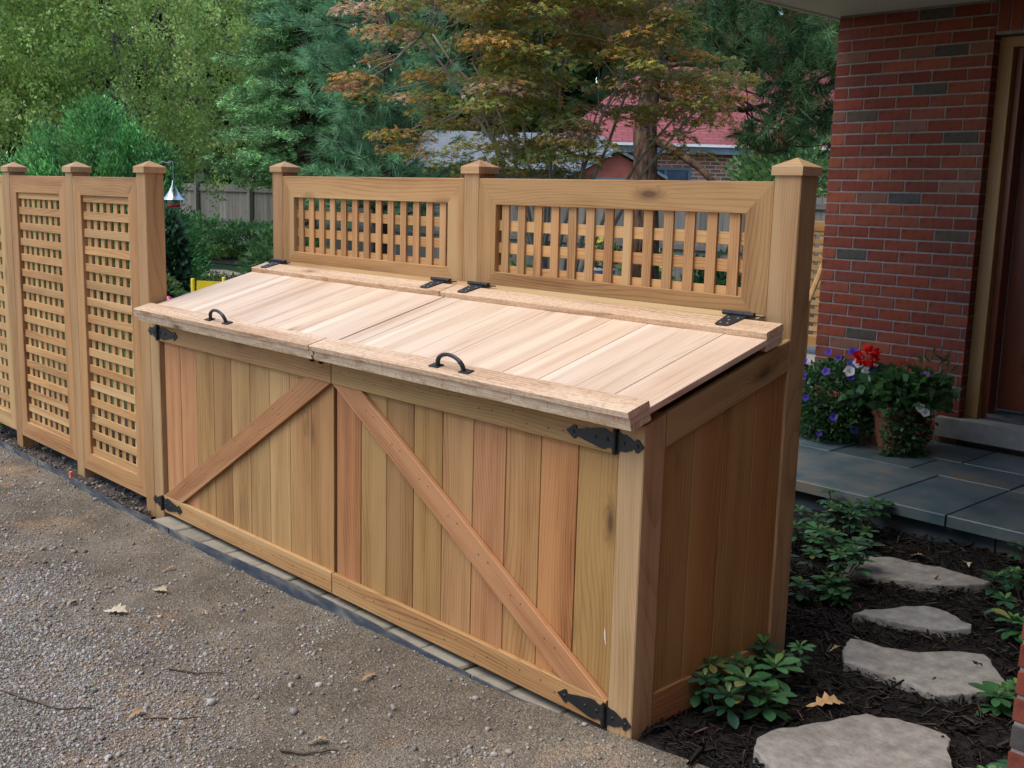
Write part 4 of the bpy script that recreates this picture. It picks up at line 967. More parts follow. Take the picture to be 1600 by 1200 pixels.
# japanese maple: several stems, flat sprays of lobed leaves
mp = thing('japanese_maple', (-5.3, 5.03, 0), 'japanese maple with orange, red and olive leaves behind the screen', 'tree')
mb = MB(); CEN = np.array([-5.3, 5.1]); stems = []
RT = np.array([cr.x, cr.y]); RT = RT/np.linalg.norm(RT); FW = np.array([-RT[1], RT[0]])
for k in range(11):
    o = Vector((-5.3+rnd.uniform(-.16, .16), 5.03+rnd.uniform(-.16, .16), 0)); la = -1.5+3.0*k/10+rnd.uniform(-.1, .1)
    e2 = CEN+RT*la+FW*rnd.uniform(-.8, .8); e = Vector((e2[0], e2[1], rnd.uniform(2.3, 3.2)))
    p = curve(o, e, (-.10*RT[0]*la, -.10*RT[1]*la, .25), 9, .035); mb.tube(p, taper(.024, .008, 10), 6); stems.append(p)
SP = []
while len(SP) < 360:
    la = rnd.uniform(-1.95, 1.6); fo = rnd.uniform(-1.3, 1.3); z = rnd.uniform(1.45, 4.4)
    lim = 1.0-((la+.1)/1.95)**2-(fo/1.4)**2
    if lim < 0: continue
    lo = 1.55+.75*abs(la/1.9)**.8*(1 if la < 0 else .7)+rnd.uniform(-.15, .35)
    if la > .25 and z < 2.25 and rnd.random() < .92: continue
    if la > .9 and z > 2.9: continue
    if vnoise(np.array([la]), np.array([z]), .42, 31)[0] < .36: continue
    if z < lo or z > 2.7+1.9*math.sqrt(max(lim, 0)): continue
    if la < -1.15 and rnd.random() < .45: continue
    if rnd.random() < .45 and (abs(la) < 1.0 and abs(fo) < .7 and z < 2.6): continue
    q = CEN+RT*la+FW*fo; SP.append((q[0], q[1], z, la, fo))
for q in ((-.3, -.4, 1.82), (-.15, -.5, 1.9), (.05, -.4, 1.95), (.2, -.5, 1.85), (-.4, -.5, 1.95), (-.95, -.3, 1.75), (-.8, -.4, 1.68), (-.65, -.3, 1.8), (-1.1, -.3, 1.85), (-.5, -.5, 1.72), (.95, -.2, 2.3), (1.2, 0, 2.35), (.6, -.2, 2.2), (-1.75, -.2, 2.35), (-1.95, -.1, 2.42), (-1.6, -.3, 2.0), (-1.45, -.2, 1.9), (1.45, 0, 2.45), (1.6, .1, 2.6), (-1.85, -.25, 2.5)):
    c = CEN+RT*q[0]+FW*q[1]; SP.append((c[0], c[1], q[2], q[0], q[1]))
P = []; Nn = []; C = []
pt = {'olive': (.30, .28, .06), 'green': (.23, .29, .07), 'orange': (.60, .31, .07), 'red': (.48, .15, .09), 'pink': (.58, .37, .27), 'brown': (.40, .265, .11)}
for i, (x, y, z, la, fo) in enumerate(SP):
    rs = rnd.uniform(.16, .36); nl = int(48+rs*215)
    edge = max(0, -la-1.0)*.8 + max(0, z-3.0)*.30
    w_ = [max(.02, .42-edge*.3), max(.02, .30-edge*.25), .08+edge*.22, .02+edge*.32, .05+edge*.14, .18]; w_ = np.array(w_)/sum(w_)
    main = rng.choice(6, p=w_); cols = np.array(list(pt.values()))
    r = rs*np.sqrt(rng.random(nl)); a = rng.uniform(0, 6.28, nl); zz = z - .5*(r/rs)**2*rs*.5 + rng.normal(0, .022, nl)
    P.append(np.stack([x+r*np.cos(a), y+r*np.sin(a), zz], 1)); nn = np.stack([.5*np.cos(a)*r/rs, .5*np.sin(a)*r/rs, np.ones(nl)], 1)+rng.normal(0, .35, (nl, 3)); Nn.append(nn)
    ci = np.where(rng.random(nl) < .62, main, rng.choice(6, nl, p=w_)); C.append(cols[ci]*rng.lognormal(0, .2, (nl, 1))*rnd.uniform(.8, 1.2))
    if i % 2 == 0 or i >= 360:
        st = stems[rnd.randrange(11)] if i < 360 else min(stems, key=lambda s: (Vector((x, y, z))-s[-1]).length); j = rnd.randrange(4, 9) if i < 360 else 7
        sp_ = min((p for s in stems for p in s[4:]), key=lambda p: (p-Vector((x, y, z-.25))).length)
        mb.tube(curve(sp_, (x, y, z-.03), (0, 0, -.05), 5, .025), taper(.007, .0025, 6), 4, cap=False)
mb.build('trunk', M['grey_bark'], mp, smooth=True)
P = np.concatenate(P); Nn = np.concatenate(Nn); C = np.concatenate(C)
tag(star_mesh('crown', P, Nn, rng.uniform(.030, .052, len(P)), C, M['leaf'], mp), kind='stuff')

# upright arborvitae-like evergreen, left
def evergreen(base, rad3, n, cols, label, lo=.7, L=.14, W=.05, name='evergreen_shrub', cat='shrub', tilt=.7, grp='garden shrubs', peaks=None):
    t = thing(name, base, label, cat, grp); b = np.array(base)
    mb = MB()
    for i in range(6):
        e = Vector(base)+Vector((rnd.uniform(-.5, .5)*rad3[0], rnd.uniform(-.5, .5)*rad3[1], rad3[2]*rnd.uniform(1.0, 1.6))); mb.tube(curve(base, e, (0, 0, 0), 4, .03), taper(.03, .008, 5), 5)
    mb.build('stem', M['bark'], t)
    k = 60; cen, cd_ = ball(k*4, (1, 1, 1), .75); cen *= np.array(rad3)*(.82+.3*rng.random((k*4, 1)))
    if peaks:
        pk = np.array(peaks); j = rng.integers(0, len(pk), k*4); hh = rng.random(k*4)**1.25
        ang = rng.uniform(0, 6.28, k*4); rr = pk[j, 3]*(1-hh*.92)*rng.uniform(.8, 1.12, k*4)
        cen = np.stack([pk[j, 0]+rr*np.cos(ang), pk[j, 1]+rr*np.sin(ang), hh*pk[j, 2]-rad3[2]*1.02+.3], 1); cd_ = unit(np.stack([np.cos(ang), np.sin(ang), .35+hh], 1))
    i = rng.integers(0, k*4, n); P = cen[i] + rng.normal(0, .16 if not peaks else .085, (n, 3))*np.array(rad3); P[:, 2] += rad3[2]*1.02; P[:, 2] = np.maximum(P[:, 2], .05)
    Dv = unit(cd_[i]+rng.normal(0, .35, (n, 3))); Dv[:, 2] += tilt
    tone = rng.lognormal(0, .25, k*4)[i][:, None]
    C = pal(cols, n, None, .15)*tone
    tag(leaf_mesh('foliage', P+b, Dv, rng.uniform(.6, 1.1, n)*L, W, C, M['leaf'], t, .05), kind='stuff')
evergreen((-13.3, 4.0, 0), (1.0, 1.0, 1.35), 46000, [(.13, .36, .105), (.19, .44, .14), (.08, .24, .07)], 'dark green evergreen with soft peaks rising behind the lattice fence', L=.085, W=.024, tilt=.3, peaks=[(0, 0, 2.25, .72), (.42, .45, 1.95, .6), (-.45, -.4, 2.0, .6), (.2, -.5, 1.8, .6), (.75, .7, 1.6, .5), (-.75, -.7, 1.5, .5), (-.1, .5, 2.1, .6), (.3, .1, 2.15, .6)])
rnd.seed(8)
evergreen((-10.5, 3.78, 0), (.19, .19, .56), 2600, [(0.0475, 0.114, 0.057), (0.076, 0.162, 0.076), (0.0342, 0.076, 0.0418)], 'narrow dark shrub under the hanging feeder', L=.10, W=.06, tilt=.1)
evergreen((-21.5, 9.8, 0), (.6, .6, .42), 2200, [(0.114, 0.257, 0.0855), (0.171, 0.342, 0.114)], 'mid green shrub behind the dark one, against the old fence', L=.11, W=.06, tilt=.3)
evergreen((-19.6, 10.1, 0), (.75, .75, .34), 3600, [(0.0998, 0.243, 0.0855), (0.156, 0.327, 0.114), (0.257, 0.399, 0.128)], 'leafy bush on the lawn edge left of the screen post', L=.10, W=.055, tilt=.3)
evergreen((-18.4, 10.3, 0), (.6, .6, .36), 2600, [(0.143, 0.285, 0.0855), (0.228, 0.399, 0.114)], 'lighter green bush beside the screen post', L=.09, W=.05, tilt=.3)
evergreen((-20.7, 8.9, 0), (.5, .5, .13), 1500, [(0.285, 0.427, 0.0998), (0.37, 0.513, 0.128)], 'low yellow green plant along the path', L=.09, W=.04, tilt=.4)
evergreen((-19.6, 9.1, 0), (.5, .5, .12), 1300, [(0.257, 0.399, 0.0998), (0.342, 0.485, 0.128)], 'second low yellow green plant nearer the bush', L=.09, W=.04, tilt=.4)
evergreen((-6.9, 6.1, 0), (.4, .4, .35), 1800, [(0.095, 0.19, 0.057), (0.152, 0.266, 0.076)], 'green plant low behind the right screen, by the maple stems', L=.09, W=.04, tilt=.4)
evergreen((-8.5, 10.2, 0), (.35, .35, .36), 1500, [(0.266, 0.418, 0.095), (0.19, 0.323, 0.076)], 'lime green plant seen low through the right screen', L=.10, W=.06, tilt=.4)
evergreen((-4.2, 6.1, 0), (.35, .35, .42), 1700, [(0.076, 0.171, 0.057), (0.114, 0.228, 0.076)], 'green plant behind the right end of the right screen', L=.10, W=.05, tilt=.4)
evergreen((-9.4, 4.7, 0), (.45, .45, .5), 2200, [(0.095, 0.19, 0.057), (0.0665, 0.152, 0.057)], 'green shrub seen through the left screen', L=.09, W=.05, tilt=.3)
evergreen((-9.0, 14.9, 0), (1.1, 1.1, 1.35), 5200, [(0.095, 0.19, 0.0665), (0.152, 0.266, 0.0855)], 'light green tree shrub against the far brick house', L=.16, W=.08, tilt=.2)

# the wood far behind everything
n = 64000; a = rng.random(n); x = -56+a*66; y = 12+a*40+rng.normal(0, 2.2, n)
zt = 11+4*vnoise(x, y, 6, 21); z = rng.random(n)**1.15*zt
dens = vnoise(x+z*.7, z*1.3+y*.2, 2.6, 22); k_ = (dens > .22) | (z < 4.2); P = np.stack([x, y, z], 1)[k_]; dn = dens[k_]
C = pal([(0.06, 0.11, 0.04), (0.09, 0.15, 0.05), (0.04, 0.08, 0.032)], len(P), None, .2)*(.6+.8*dn)[:, None]
tag(leaf_mesh('far_wood', P, rng.normal(size=(len(P), 3)), rng.uniform(.5, .95, len(P)), .55, C, M['leaf'], None, .05), 'dark green wood closing the view behind the garden', 'wood', kind='stuff')

# grass blades on the bit of lawn in view
n = 16000; X = rng.uniform(-17.5, -7, n); Y = 2.0+(X+17.5)*0+rng.uniform(0, 5.4, n); k_ = (Y < 7.4); X, Y = X[k_], Y[k_]; n = len(X)
Dv = rng.normal(0, .35, (n, 3)); Dv[:, 2] = 1
tag(leaf_mesh('lawn_grass', np.stack([X, Y, np.full(n, -.03)], 1), Dv, rng.uniform(.05, .09, n), .02, pal([(.05, .10, .02), (.07, .13, .03)], n), M['leaf'], None), 'short green lawn grass between bin and garden beds', 'grass', kind='stuff')

# ------------------------------------------------------------------ old grey fence, far houses
of = thing('old_fence', (-16, 12.5, 0), 'weathered grey board fence along the back of the garden', 'fence')
FA, FB = Vector((-31, 11.25, 0)), Vector((-3.0, 13.55, 0)); fd = (FB-FA); FL = fd.length; fd.normalize(); fn = Vector((fd.y, -fd.x, 0))
bme = None; i = 0; s = 0.
while s < FL:
    p = FA+fd*s; h = 1.55+rnd.uniform(-.015, .015)
    plank('board', of, p+Vector((0, 0, 0)), p+Vector((0, 0, 1.56)), fn, .142, .016, 'old_wood', tint=jit((1, 1, 1), .18, .03), ch=.001); s += .147
for z in (.67, 1.42): plank('rail', of, FA+fn*.03+Vector((0, 0, z)), FB+fn*.03+Vector((0, 0, z)), fn, .085, .035, 'old_wood', tint=(.8, .8, .8))
s = 1.3
while s < FL:
    p = FA+fd*s+fn*.075; upost('post', of, p.x-.05, p.x+.05, p.y-.05, p.y+.05, 0, 1.60, 'old_wood', tint=jit((.95, .92, .8), .08)); s += 2.38

def frame(o, xdir):
    xd = Vector(xdir).normalized(); yd = Vector((-xd.y, xd.x, 0)); mm = Matrix((xd, yd, Vector((0, 0, 1)))).transposed().to_4x4(); mm.translation = Vector(o); return mm
fh = thing('far_brick_house', (-16.8, 22.5, 0), 'distant pale brick house with red shingle roof beyond the fence', 'house')
mw = frame((-16.81, 22.49, 0), (.684, .729, 0))
MB().box((-3.6, 0, -.1), (6.5, 7, 2.72)).build('wall', M['far_brick'], fh, mw)
MB().box((-4.1, -.5, 2.68), (7.0, -.44, 2.86)).box((-4.1, -.44, 2.68), (7.0, .0, 2.72)).build('eave_trim', M['blue_trim'], fh, mw)
MB().box((-4.15, -.56, 2.862), (7.05, -.46, 2.93)).build('gutter', M['white_paint'], fh, mw)
rl = math.hypot(4.2, 2.5); ra = math.atan2(2.5, 4.2)
MB().add([(-4.2, 0, 0), (7.1, 0, 0), (7.1, rl, 0), (-1.3, rl, 0)], [(0, 1, 2, 3)]).add([(-4.2, 0, -.1), (7.1, 0, -.1), (7.1, rl, -.1), (-1.3, rl, -.1)], [(3, 2, 1, 0)]).build('roof', M['red_shingle'], fh, mw @ Matrix.Translation((0, -.55, 2.90)) @ Matrix.Rotation(ra, 4, 'X'))
wd_ = MB().box((-1.75, -.06, 1.2), (-1.68, 0, 2.32)).box((-.45, -.06, 1.2), (-.38, 0, 2.32)).box((-1.68, -.06, 2.25), (-.45, 0, 2.32)).box((-1.1, -.05, 1.2), (-1.03, 0, 2.25)).box((-1.68, -.06, 1.2), (-.45, 0, 1.26)).build('window', M['blue_trim'], fh, mw)
MB().box((-1.68, -.02, 1.26), (-1.1, -.003, 2.25)).build('pane', M['window_glass'], wd_, mw); MB().box((-1.03, -.02, 1.26), (-.45, -.003, 2.25)).build('pane', M['window_glass'], wd_, mw)
MB().tube([(1.25, -.1, 0), (1.25, -.1, 2.7)], .06, 8).build('downspout', M['blue_trim'], fh, mw)

sh = thing('garden_shed', (-14.5, 16.2, 0), 'small red gabled shed with grey roof trim left of the pine trunk', 'shed')
mw = frame((-14.47, 16.24, 0), (.684, .729, 0))
MB().add([(-.95, 0, 0), (.95, 0, 0), (.95, 0, 1.92), (0, 0, 2.43), (-.95, 0, 1.92), (-.95, 2, 0), (.95, 2, 0), (.95, 2, 1.92), (0, 2, 2.43), (-.95, 2, 1.92)], [(0, 1, 2, 3, 4), (9, 8, 7, 6, 5), (0, 4, 9, 5), (1, 6, 7, 2)]).build('wall', M['red_board'], sh, mw)
for s in (-1, 1):
    rf = MB().add([(0, -.15, 2.47), (s*1.1, -.15, 1.885), (s*1.1, 2.1, 1.885), (0, 2.1, 2.47), (0, -.15, 2.54), (s*1.1, -.15, 1.95), (s*1.1, 2.1, 1.95), (0, 2.1, 2.54)], [(0, 1, 2, 3), (4, 5, 6, 7), (0, 1, 5, 4), (1, 2, 6, 5), (2, 3, 7, 6)]).build('roof', M['blue_trim'], sh, mw)
MB().box((-.55, -.04, 1.78), (.45, -.002, 1.9)).box((-.55, -.04, 0), (-.45, -.002, 1.78)).box((.35, -.04, 0), (.45, -.002, 1.78)).build('door_frame', M['blue_trim'], sh, mw)
gh = thing('grey_roofed_house', (-18, 17, 0), 'building with pale grey roof half hidden behind the maple', 'house')
mw = frame((-17.9, 16.9, 0), (.684, .729, 0))
MB().box((-2.8, 0, -.1), (2.2, 6, 2.15)).build('wall', M['blue_trim'], gh, mw)
MB().add([(-3.1, -.4, 2.1), (2.4, -.4, 2.1), (2.0, 3, 3.15), (-2.8, 3, 3.15), (-3.1, 6.4, 2.1), (2.4, 6.4, 2.1)], [(0, 1, 2, 3), (3, 2, 5, 4), (1, 5, 2), (4, 0, 3)]).build('roof', M['grey_roof'], gh, mw)

# ------------------------------------------------------------------ garden things beyond the bin
# second lattice screen by the house
ls = thing('lattice_screen', (-3.3, 6.1, 0), 'narrow cedar lattice screen glimpsed between bin post and brick wall', 'screen')
mw0 = (-3.9, -2.75)
lattice(ls, 'lattice_panel', -3.9, -2.75, .27, 1.335, 6.1, .085, .080, .0745, False, tone=(1.05, .85, .62))
upost('post', ls, -3.99, -3.9, 6.1, 6.19, .2, 1.36, tint=(1, .85, .62)); upost('post', ls, -2.75, -2.66, 6.1, 6.19, .2, 1.36, tint=(1, .85, .62))
tag(MB().box((-4.2, 5.7, -.1), (-1.9, 7.2, .19)).build('stoop', M['concrete']), 'low pale concrete stoop under the small lattice screen', 'stoop')
hr = thing('handrail', (-2.6, 5.0, .2), 'slanting wooden handrail in front of the small lattice screen', 'handrail')
MB().tube([(-2.45, 4.75, .78), (-2.66, 5.45, 1.32)], .021, 8).build('rail', M['jamb_wood'], hr)
MB().tube([(-2.45, 4.75, -.05), (-2.45, 4.75, .79)], .018, 8).build('post', M['jamb_wood'], hr); MB().tube([(-2.66, 5.45, .15), (-2.66, 5.45, 1.32)], .018, 8).build('post', M['jamb_wood'], hr)

# hummingbird feeder on its hook
fx, fy = -6.735, 2.015
fe = thing('bird_feeder', (fx, fy, 1.32), 'hanging bird feeder with clear cone dome and red tray', 'bird feeder')
MB().lathe([(.008, .215), (.014, .175), (.042, .122), (.07, .085), (.106, .060), (.108, .058), (.104, .059), (.068, .082), (.038, .118), (.007, .17)], 28, (fx, fy, 1.32)).build('dome', M['clear_dome'], fe, smooth=True)
MB().lathe([(0, .022), (.04, .024), (.052, .018), (.052, .004), (.045, 0), (0, 0)], 24, (fx, fy, 1.32)).build('tray', M['red_plastic'], fe, smooth=True)
MB().tube([(fx, fy, 1.34), (fx, fy, 1.53)], .004, 6).build('rod', M['wire'], fe)
MB().tube([(fx, fy, 1.53), (fx, fy, 1.66), (fx-.005, fy, 1.685), (fx-.025, fy-.02, 1.69), (fx-.035, fy-.03, 1.67)], .0025, 5).build('hook', M['wire'], fe)
sp = thing('shepherd_pole', (fx-.09, fy-.095, 0), 'thin garden pole that carries the bird feeder', 'pole')
MB().tube([(fx-.09, fy-.095, -.05), (fx-.09, fy-.095, 1.62), (fx-.085, fy-.09, 1.66), (fx-.06, fy-.065, 1.685), (fx-.03, fy-.03, 1.672), (fx-.015, fy-.01, 1.68)], .004, 6).build('rod', M['wire'], sp)

# yellow child's chair
yc_ = thing('yellow_chair', (-9.2, 3.6, 0), 'small bright yellow garden chair on the lawn behind the lids', 'chair')
mw = frame((-9.3, 3.49, 0), (.62, .784, 0))
MB().box((.02, -.012, .27), (.31, .012, .475)).build('backrest', M['yellow_paint'], yc_, mw @ Matrix.Rotation(.03, 4, 'Y'))
for x_, h_ in ((-.01, .50), (.325, .52)):
    MB().lathe([(.022, -.03), (.022, h_-.012), (.019, h_-.003), (.008, h_)], 10, (x_, 0, 0)).build('back_post', M['yellow_paint'], yc_, mw, smooth=True)
MB().box((-.02, -.34, .22), (.335, -.02, .245)).build('seat', M['yellow_paint'], yc_, mw)
for x_ in (0, .31): MB().box((x_-.016, -.33, -.03), (x_+.016, -.298, .22)).build('leg', M['yellow_paint'], yc_, mw)
tag(MB().prism([(-.07, -.02), (.02, -.06), (.07, .0), (.0, .07)], 0, .09, .03).build('toy', M['pink_plastic'], None, Matrix.Translation((-8.6, 2.83, .30))), 'small pink toy top just above the left lid edge', 'toy')
tag(MB().box((-.16, -.16, -.03), (.16, .16, .0)).add([(-.16, -.16, .0), (.16, -.16, .0), (.16, .16, .0), (-.16, .16, .0), (-.12, -.12, .32), (.12, -.12, .32), (.12, .12, .32), (-.12, .12, .32)], [(0, 1, 5, 4), (1, 2, 6, 5), (2, 3, 7, 6), (3, 0, 4, 7), (4, 5, 6, 7)]).build('garden_stool', M['old_wood'], None, Matrix.Translation((-8.6, 2.83, -.02))), 'low grey stool that carries the pink toy', 'stool')

def flower(parent, name, c, nrm, r, col, petals=5, cup=.35):
    c = Vector(c); nz = Vector(nrm).normalized(); a = nz.orthogonal().normalized(); b = nz.cross(a); V = [c-nz*r*cup]; F = []; n = petals*4
    for i in range(n):
        t = 2*math.pi*i/n; rr = r*(1-.18*abs(math.sin(petals*t/2+.4))**3); V.append(c+(a*math.cos(t)+b*math.sin(t))*rr*.55-nz*r*cup*.25)
    for i in range(n):
        t = 2*math.pi*i/n; rr = r*(1-.16*abs(math.cos(petals*t/2))); V.append(c+(a*math.cos(t)+b*math.sin(t))*rr+nz*r*.06*math.sin(3*t+1))
    for i in range(n):
        j = (i+1) % n; F.append((0, 1+i, 1+j)); F.append((1+i, 1+n+i, 1+n+j, 1+j))
    me = mesh_py(name, V, F, M['petal']); at = me.color_attributes.new('Col', 'FLOAT_COLOR', 'POINT')
    for k_, d_ in enumerate(at.data): d_.color = (*[q*(.55 if k_ == 0 else 1) for q in col], 1)
    return obj(name, me, parent)
def clumpleaves(parent, name, cen, rad3, n, L, W, cols, mat='leaf', lo=.6, droop=.1, up=.2, half=True):
    P, d = ball(n, rad3, lo)
    if half: P[:, 2] = np.where(P[:, 2] < -.55*rad3[2], -P[:, 2], P[:, 2])
    Dv = unit(d+rng.normal(0, .6, (n, 3))); Dv[:, 2] += up
    return tag(leaf_mesh(name, P+np.array(cen), Dv, rng.uniform(.65, 1.15, n)*L, W, pal(cols, n), M[mat], parent, droop), kind='stuff')
# red rose clumps by the lawn
rb = thing('rose_bush', (-9.6, 3.2, 0), 'low rose bush with red flowers left of the yellow chair', 'flowers')
clumpleaves(rb, 'foliage', (-9.6, 3.22, .28), (.3, .3, .25), 500, .06, .04, [(0.08, 0.144, 0.048), (0.112, 0.192, 0.064)])
for i in range(6): flower(rb, 'flower', (-9.45+rnd.uniform(-.12, .1), 3.18+rnd.uniform(-.15, .1), .46+rnd.uniform(-.12, .1)), (.7, -.6, .4), .028, (.62, .03, .06))

# striped pot and lilies seen through the right screen
sp_ = thing('striped_pot', (-10.95, 11.95, 0), 'white pot with dark blue stripes seen through the right screen', 'flower pot')
px_, py_ = -10.95, 11.95
for i in range(5):
    MB().lathe([(.20+.012*i, .02+i*.056), (.206+.012*i, .02+i*.056+.052)], 20, (px_, py_, 0)).build('band', M['stripe_white' if i % 2 == 0 else 'stripe_blue'], sp_, smooth=True)
MB().lathe([(0, .02), (.2, .02), (.2, .0), (0, 0)], 16, (px_, py_, 0)).build('base', M['stripe_white'], sp_); MB().lathe([(0, .26), (.24, .27), (.26, .30)], 16, (px_, py_, 0)).build('soil', M['soil'], sp_)
ll = thing('lily_plant', (px_, py_, .28), 'yellow lilies growing in the striped pot', 'flowers')
clumpleaves(ll, 'foliage', (px_, py_, .48), (.28, .28, .24), 420, .14, .04, [(0.08, 0.176, 0.048), (0.128, 0.24, 0.064)], up=.6)
for i in range(7): flower(ll, 'flower', (px_+rnd.uniform(-.22, .22), py_+rnd.uniform(-.22, .1), .64+rnd.uniform(-.06, .14)), (.7, -.6, .5), .075, (.72, .62, .12), 6)

# ------------------------------------------------------------------ pots by the door
pt_ = thing('petunia_basket', (-1.42, 3.42, .15), 'round mass of purple petunias on the patio beside the bin post', 'flowers')
MB().lathe([(0, 0), (.11, 0), (.15, .2), (.16, .21), (.145, .205), (0, .18)], 20, (-1.42, 3.42, .151)).build('pot', M['dark_void'], pt_, smooth=True)
clumpleaves(pt_, 'foliage', (-1.40, 3.42, .36), (.29, .26, .24), 2600, .042, .02, [(0.056, 0.144, 0.048), (0.088, 0.192, 0.064), (0.04, 0.096, 0.032)], lo=.35)
clumpleaves(pt_, 'trailing_foliage', (-1.40, 3.38, .25), (.27, .22, .11), 1100, .04, .02, [(.055, .14, .05), (.085, .19, .065)], lo=.5, half=False)
PF = [(.0, .24, .0), (-.09, .26, .04), (.09, .22, -.02), (.14, .16, -.1), (.02, .18, -.16), (-.13, .13, -.15), (.19, .07, -.12), (-.04, .03, -.25), (.12, -.06, -.21), (-.2, .05, -.1), (-.12, -.12, -.2), (.05, -.16, -.23), (.2, -.13, -.12), (-.22, .19, .0), (.06, .28, .05), (-.16, -.03, -.21), (.23, .2, -.02)]
for i, (a, b, c) in enumerate(PF): flower(pt_, 'flower', (-1.40+a, 3.40+c, .38+b), (a*2+.25, -1.0+c, b*1.5+.3), rnd.uniform(.021, .031), rnd.choice([(.085, .05, .42), (.11, .06, .50), (.16, .10, .5)]))
for a, b, c in ((.16, .24, -.06), (.21, .17, -.05), (.13, .19, -.1)): flower(pt_, 'flower', (-1.40+a, 3.40+c, .38+b), (.4, -1, .5), .034, (.78, .76, .74))

gp = thing('terracotta_pot', (-1.02, 3.40, .15), 'terracotta pot of red geranium, white flowers and trailing ivy by the door', 'flower pot')
gx, gy = -1.03, 3.42
MB().lathe([(0, 0), (.088, 0), (.125, .20), (.136, .20), (.14, .26), (.128, .262), (.12, .235), (0, .22)], 28, (gx, gy, .151)).build('pot', M['terracotta'], gp, smooth=False)
clumpleaves(gp, 'foliage', (gx-.06, gy-.03, .45), (.22, .18, .10), 240, .07, .06, [(.06, .15, .05), (.09, .21, .07)], lo=.5, up=.3)
clumpleaves(gp, 'foliage', (gx+.05, gy, .485), (.25, .2, .125), 480, .06, .055, [(0.056, 0.152, 0.048), (0.08, 0.208, 0.064), (0.128, 0.256, 0.08)], lo=.3, up=.5)
n = 800; u = rng.random(n); a = rng.uniform(-1.6, .1, n); P = np.stack([gx+.02+(.135-.02*u)*np.cos(a)*(1+.2*rng.random(n)), gy+(.135-.0*u)*np.sin(a)*(1+.25*rng.random(n)), .43-.30*u], 1)+rng.normal(0, .016, (n, 3)); P[:, 2] = np.maximum(P[:, 2], .157)
k_ = P[:, 0] > gx-.03; P = P[k_]; n = len(P); Dv = np.stack([np.cos(a[k_]), np.sin(a[k_]), rng.normal(-.3, .4, n)], 1)
tag(leaf_mesh('ivy', P, Dv, rng.uniform(.02, .034, n), .024, pal([(.05, .12, .045), (.08, .17, .06), (.12, .20, .09)], n), M['leaf'], gp, .1), kind='stuff')
clumpleaves(gp, 'grasses', (gx+.17, gy+.02, .56), (.10, .10, .16), 60, .08, .012, [(0.096, 0.144, 0.048), (0.16, 0.176, 0.08)], up=1.2)
hd = MB(); P, d = ball(80, (.05, .048, .04), .15)
hdm = thing  # geranium head: many petals in one cluster
tag(leaf_mesh('flower_head', P+np.array([gx-.15, gy-.10, .665]), d, .034, .03, np.tile(np.array([[.75, .012, .012]]), (80, 1)), M['petal'], gp, .0, .0), kind='stuff')
P, d = ball(24, (.03, .03, .025), .6); tag(leaf_mesh('flower_head', P+np.array([gx+.03, gy-.02, .62]), d, .022, .02, np.tile(np.array([[.60, .03, .02]]), (24, 1)), M['petal'], gp, .0, .0), kind='stuff')
MB().tube([(gx-.08, gy, .45), (gx-.13, gy-.06, .56), (gx-.15, gy-.10, .65)], .003, 5).build('stem', M['twig'], gp)
for a, b, c in ((-.19, .40, -.03), (-.17, .34, -.08), (-.12, .37, -.08), (-.22, .28, -.08), (.19, .26, -.12), (.22, .24, -.12)): flower(gp, 'flower', (gx+a, gy+c, .20+b-.03), (.3, -1, .5), .026, (.78, .77, .74))
for a, b, c in ((-.02, .42, -.1), (.17, .44, -.05)): flower(gp, 'flower', (gx+a, gy+c, .19+b-.03), (.3, -1, .6), .022, (.45, .2, .55))

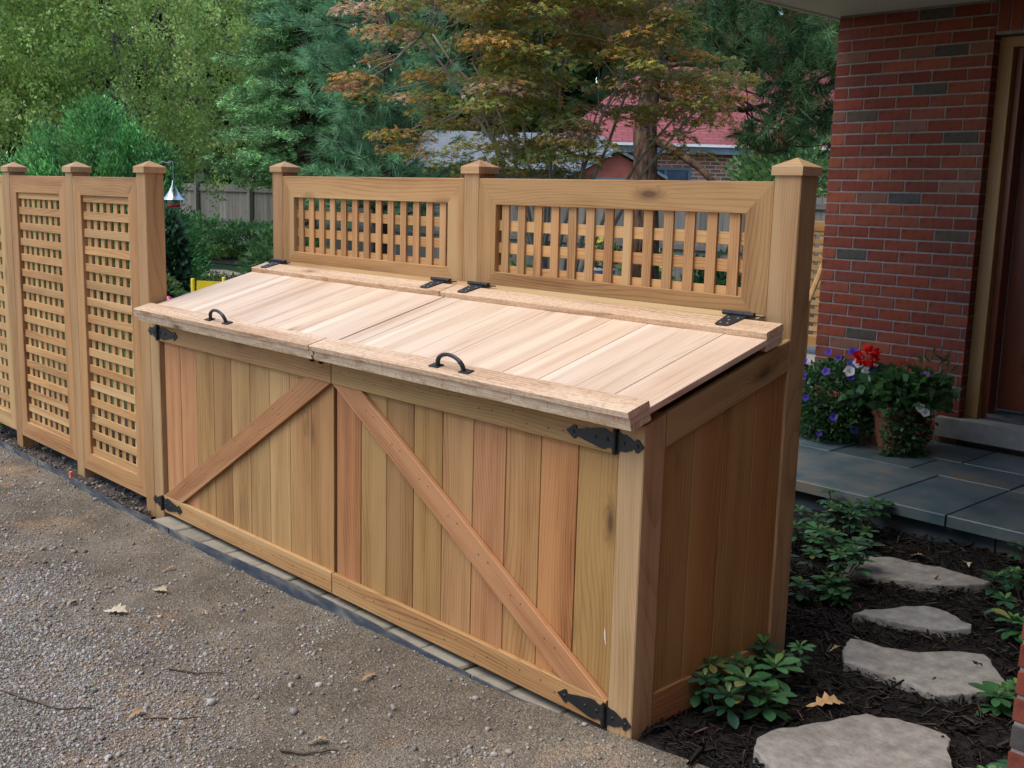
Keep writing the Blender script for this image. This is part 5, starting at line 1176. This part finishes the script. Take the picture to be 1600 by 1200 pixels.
# ------------------------------------------------------------------ pachysandra and other small plants
def pachysandra(x, y, nst, hgt, spread, label, L=.062, cols=None, face=True):
    nst = int(nst*1.15); hgt *= .72
    t = thing('pachysandra_plant', (x, y, 0), label, 'plant', 'ground cover plants in the mulch bed'); mb = MB(); VV = []; FF = []; CC = []
    cols = cols or [(0.0473, 0.135, 0.054), (0.0675, 0.176, 0.0675), (0.0378, 0.108, 0.054)]
    for i in range(nst):
        a = rnd.uniform(0, 6.28); r = spread*math.sqrt(rnd.random()); h = hgt*rnd.uniform(.55, 1.05); bx, by = x+r*.6*math.cos(a), y+r*.6*math.sin(a); e = Vector((x+r*1.15*math.cos(a), y+r*1.15*math.sin(a), h))
        mb.tube(curve((bx, by, -.01), e, (0, 0, .01), 3), .0025, 5, cap=False)
        col = rnd.choice(cols); cv = rnd.uniform(.7, 1.3); szs = rnd.uniform(.68, 1.2); lean = Vector((math.cos(a)*r*2, math.sin(a)*r*2, 1)).normalized()
        for wz, nl, sc_, el in ((0, 7, 1.0, .15), (-.035, 6, .95, -.12), (.008, 4, .55, .75)):
            if h+wz < .02: continue
            ph = rnd.uniform(0, 6.28)
            for k in range(nl):
                b = ph+2*math.pi*k/nl+rnd.uniform(-.2, .2); l = L*sc_*szs*rnd.uniform(.7, 1.2); w = l*rnd.uniform(.42, .56)
                d = Vector((math.cos(b), math.sin(b), el+rnd.uniform(-.2, .2)))+lean*.15; d.normalize(); s = Vector((-math.sin(b), math.cos(b), 0)); u = s.cross(d)*-1
                if u.z < 0: u = -u
                o = e+Vector((0, 0, wz)); n0 = len(VV)
                pf = [(.0, .05), (.35, .28), (.62, .5), (.85, .40), (1.0, .08)]
                for q, hw in pf:
                    c = o+d*l*q-u*l*.22*q*q
                    VV += [c-s*w*hw+u*w*.10*(hw*2), c, c+s*w*hw+u*w*.10*(hw*2)]
                for j in range(4):
                    for m_ in range(2): FF.append((n0+3*j+m_, n0+3*j+m_+1, n0+3*j+4+m_, n0+3*j+3+m_))
                CC += [tuple(q*cv*rnd.uniform(.93, 1.07) for q in ((col if rnd.random() > .02 else (.22, .22, .07)) if sc_ > .6 else (.10, .18, .05)))]*15
    tag(mb.build('stem', M['twig'], t), kind='stuff')
    tag(obj('foliage', mesh_np('foliage', np.array([tuple(v) for v in VV]), np.array(FF), M['glossy_leaf'], np.array(CC), True), t), kind='stuff')
pachysandra(.10, .33, 7, .17, .10, 'leafy pachysandra nearest the bin corner post')
pachysandra(.06, .60, 7, .17, .11, 'pachysandra half way along the bin end')
pachysandra(-.20, 1.36, 6, .15, .10, 'small pachysandra left of the smallest stepping stone')
pachysandra(-.36, 1.58, 9, .24, .16, 'tall pachysandra clump just behind the bin post')
pachysandra(-.58, 1.92, 9, .22, .17, 'pachysandra clump left of the stepping stone nearest the patio')
pachysandra(-.62, 2.22, 8, .24, .15, 'pachysandra against the patio riser behind the bin')
pachysandra(.02, 2.30, 0, .1, .1, 'x') if 0 else None
pachysandra(.19, 2.38, 8, .24, .13, 'pachysandra under the patio edge at the right of the picture')
pachysandra(.33, 1.98, 8, .20, .14, 'pachysandra right of the stepping stone nearest the patio')
pachysandra(.45, 1.66, 6, .15, .11, 'pachysandra right of the smallest stepping stone')
pachysandra(.64, 1.02, 5, .09, .08, 'small pachysandra at the right end of the third stepping stone')
pachysandra(.80, .52, 4, .08, .06, 'tiny pachysandra beside the brick corner')
pachysandra(-4.35, .10, 7, .09, .10, 'bright green weed under the lattice fence', cols=[(.07, .17, .03), (.10, .21, .04)], L=.07)
pachysandra(-5.0, .06, 4, .06, .07, 'small weed at the left end under the fence', cols=[(.06, .15, .03)], L=.05)
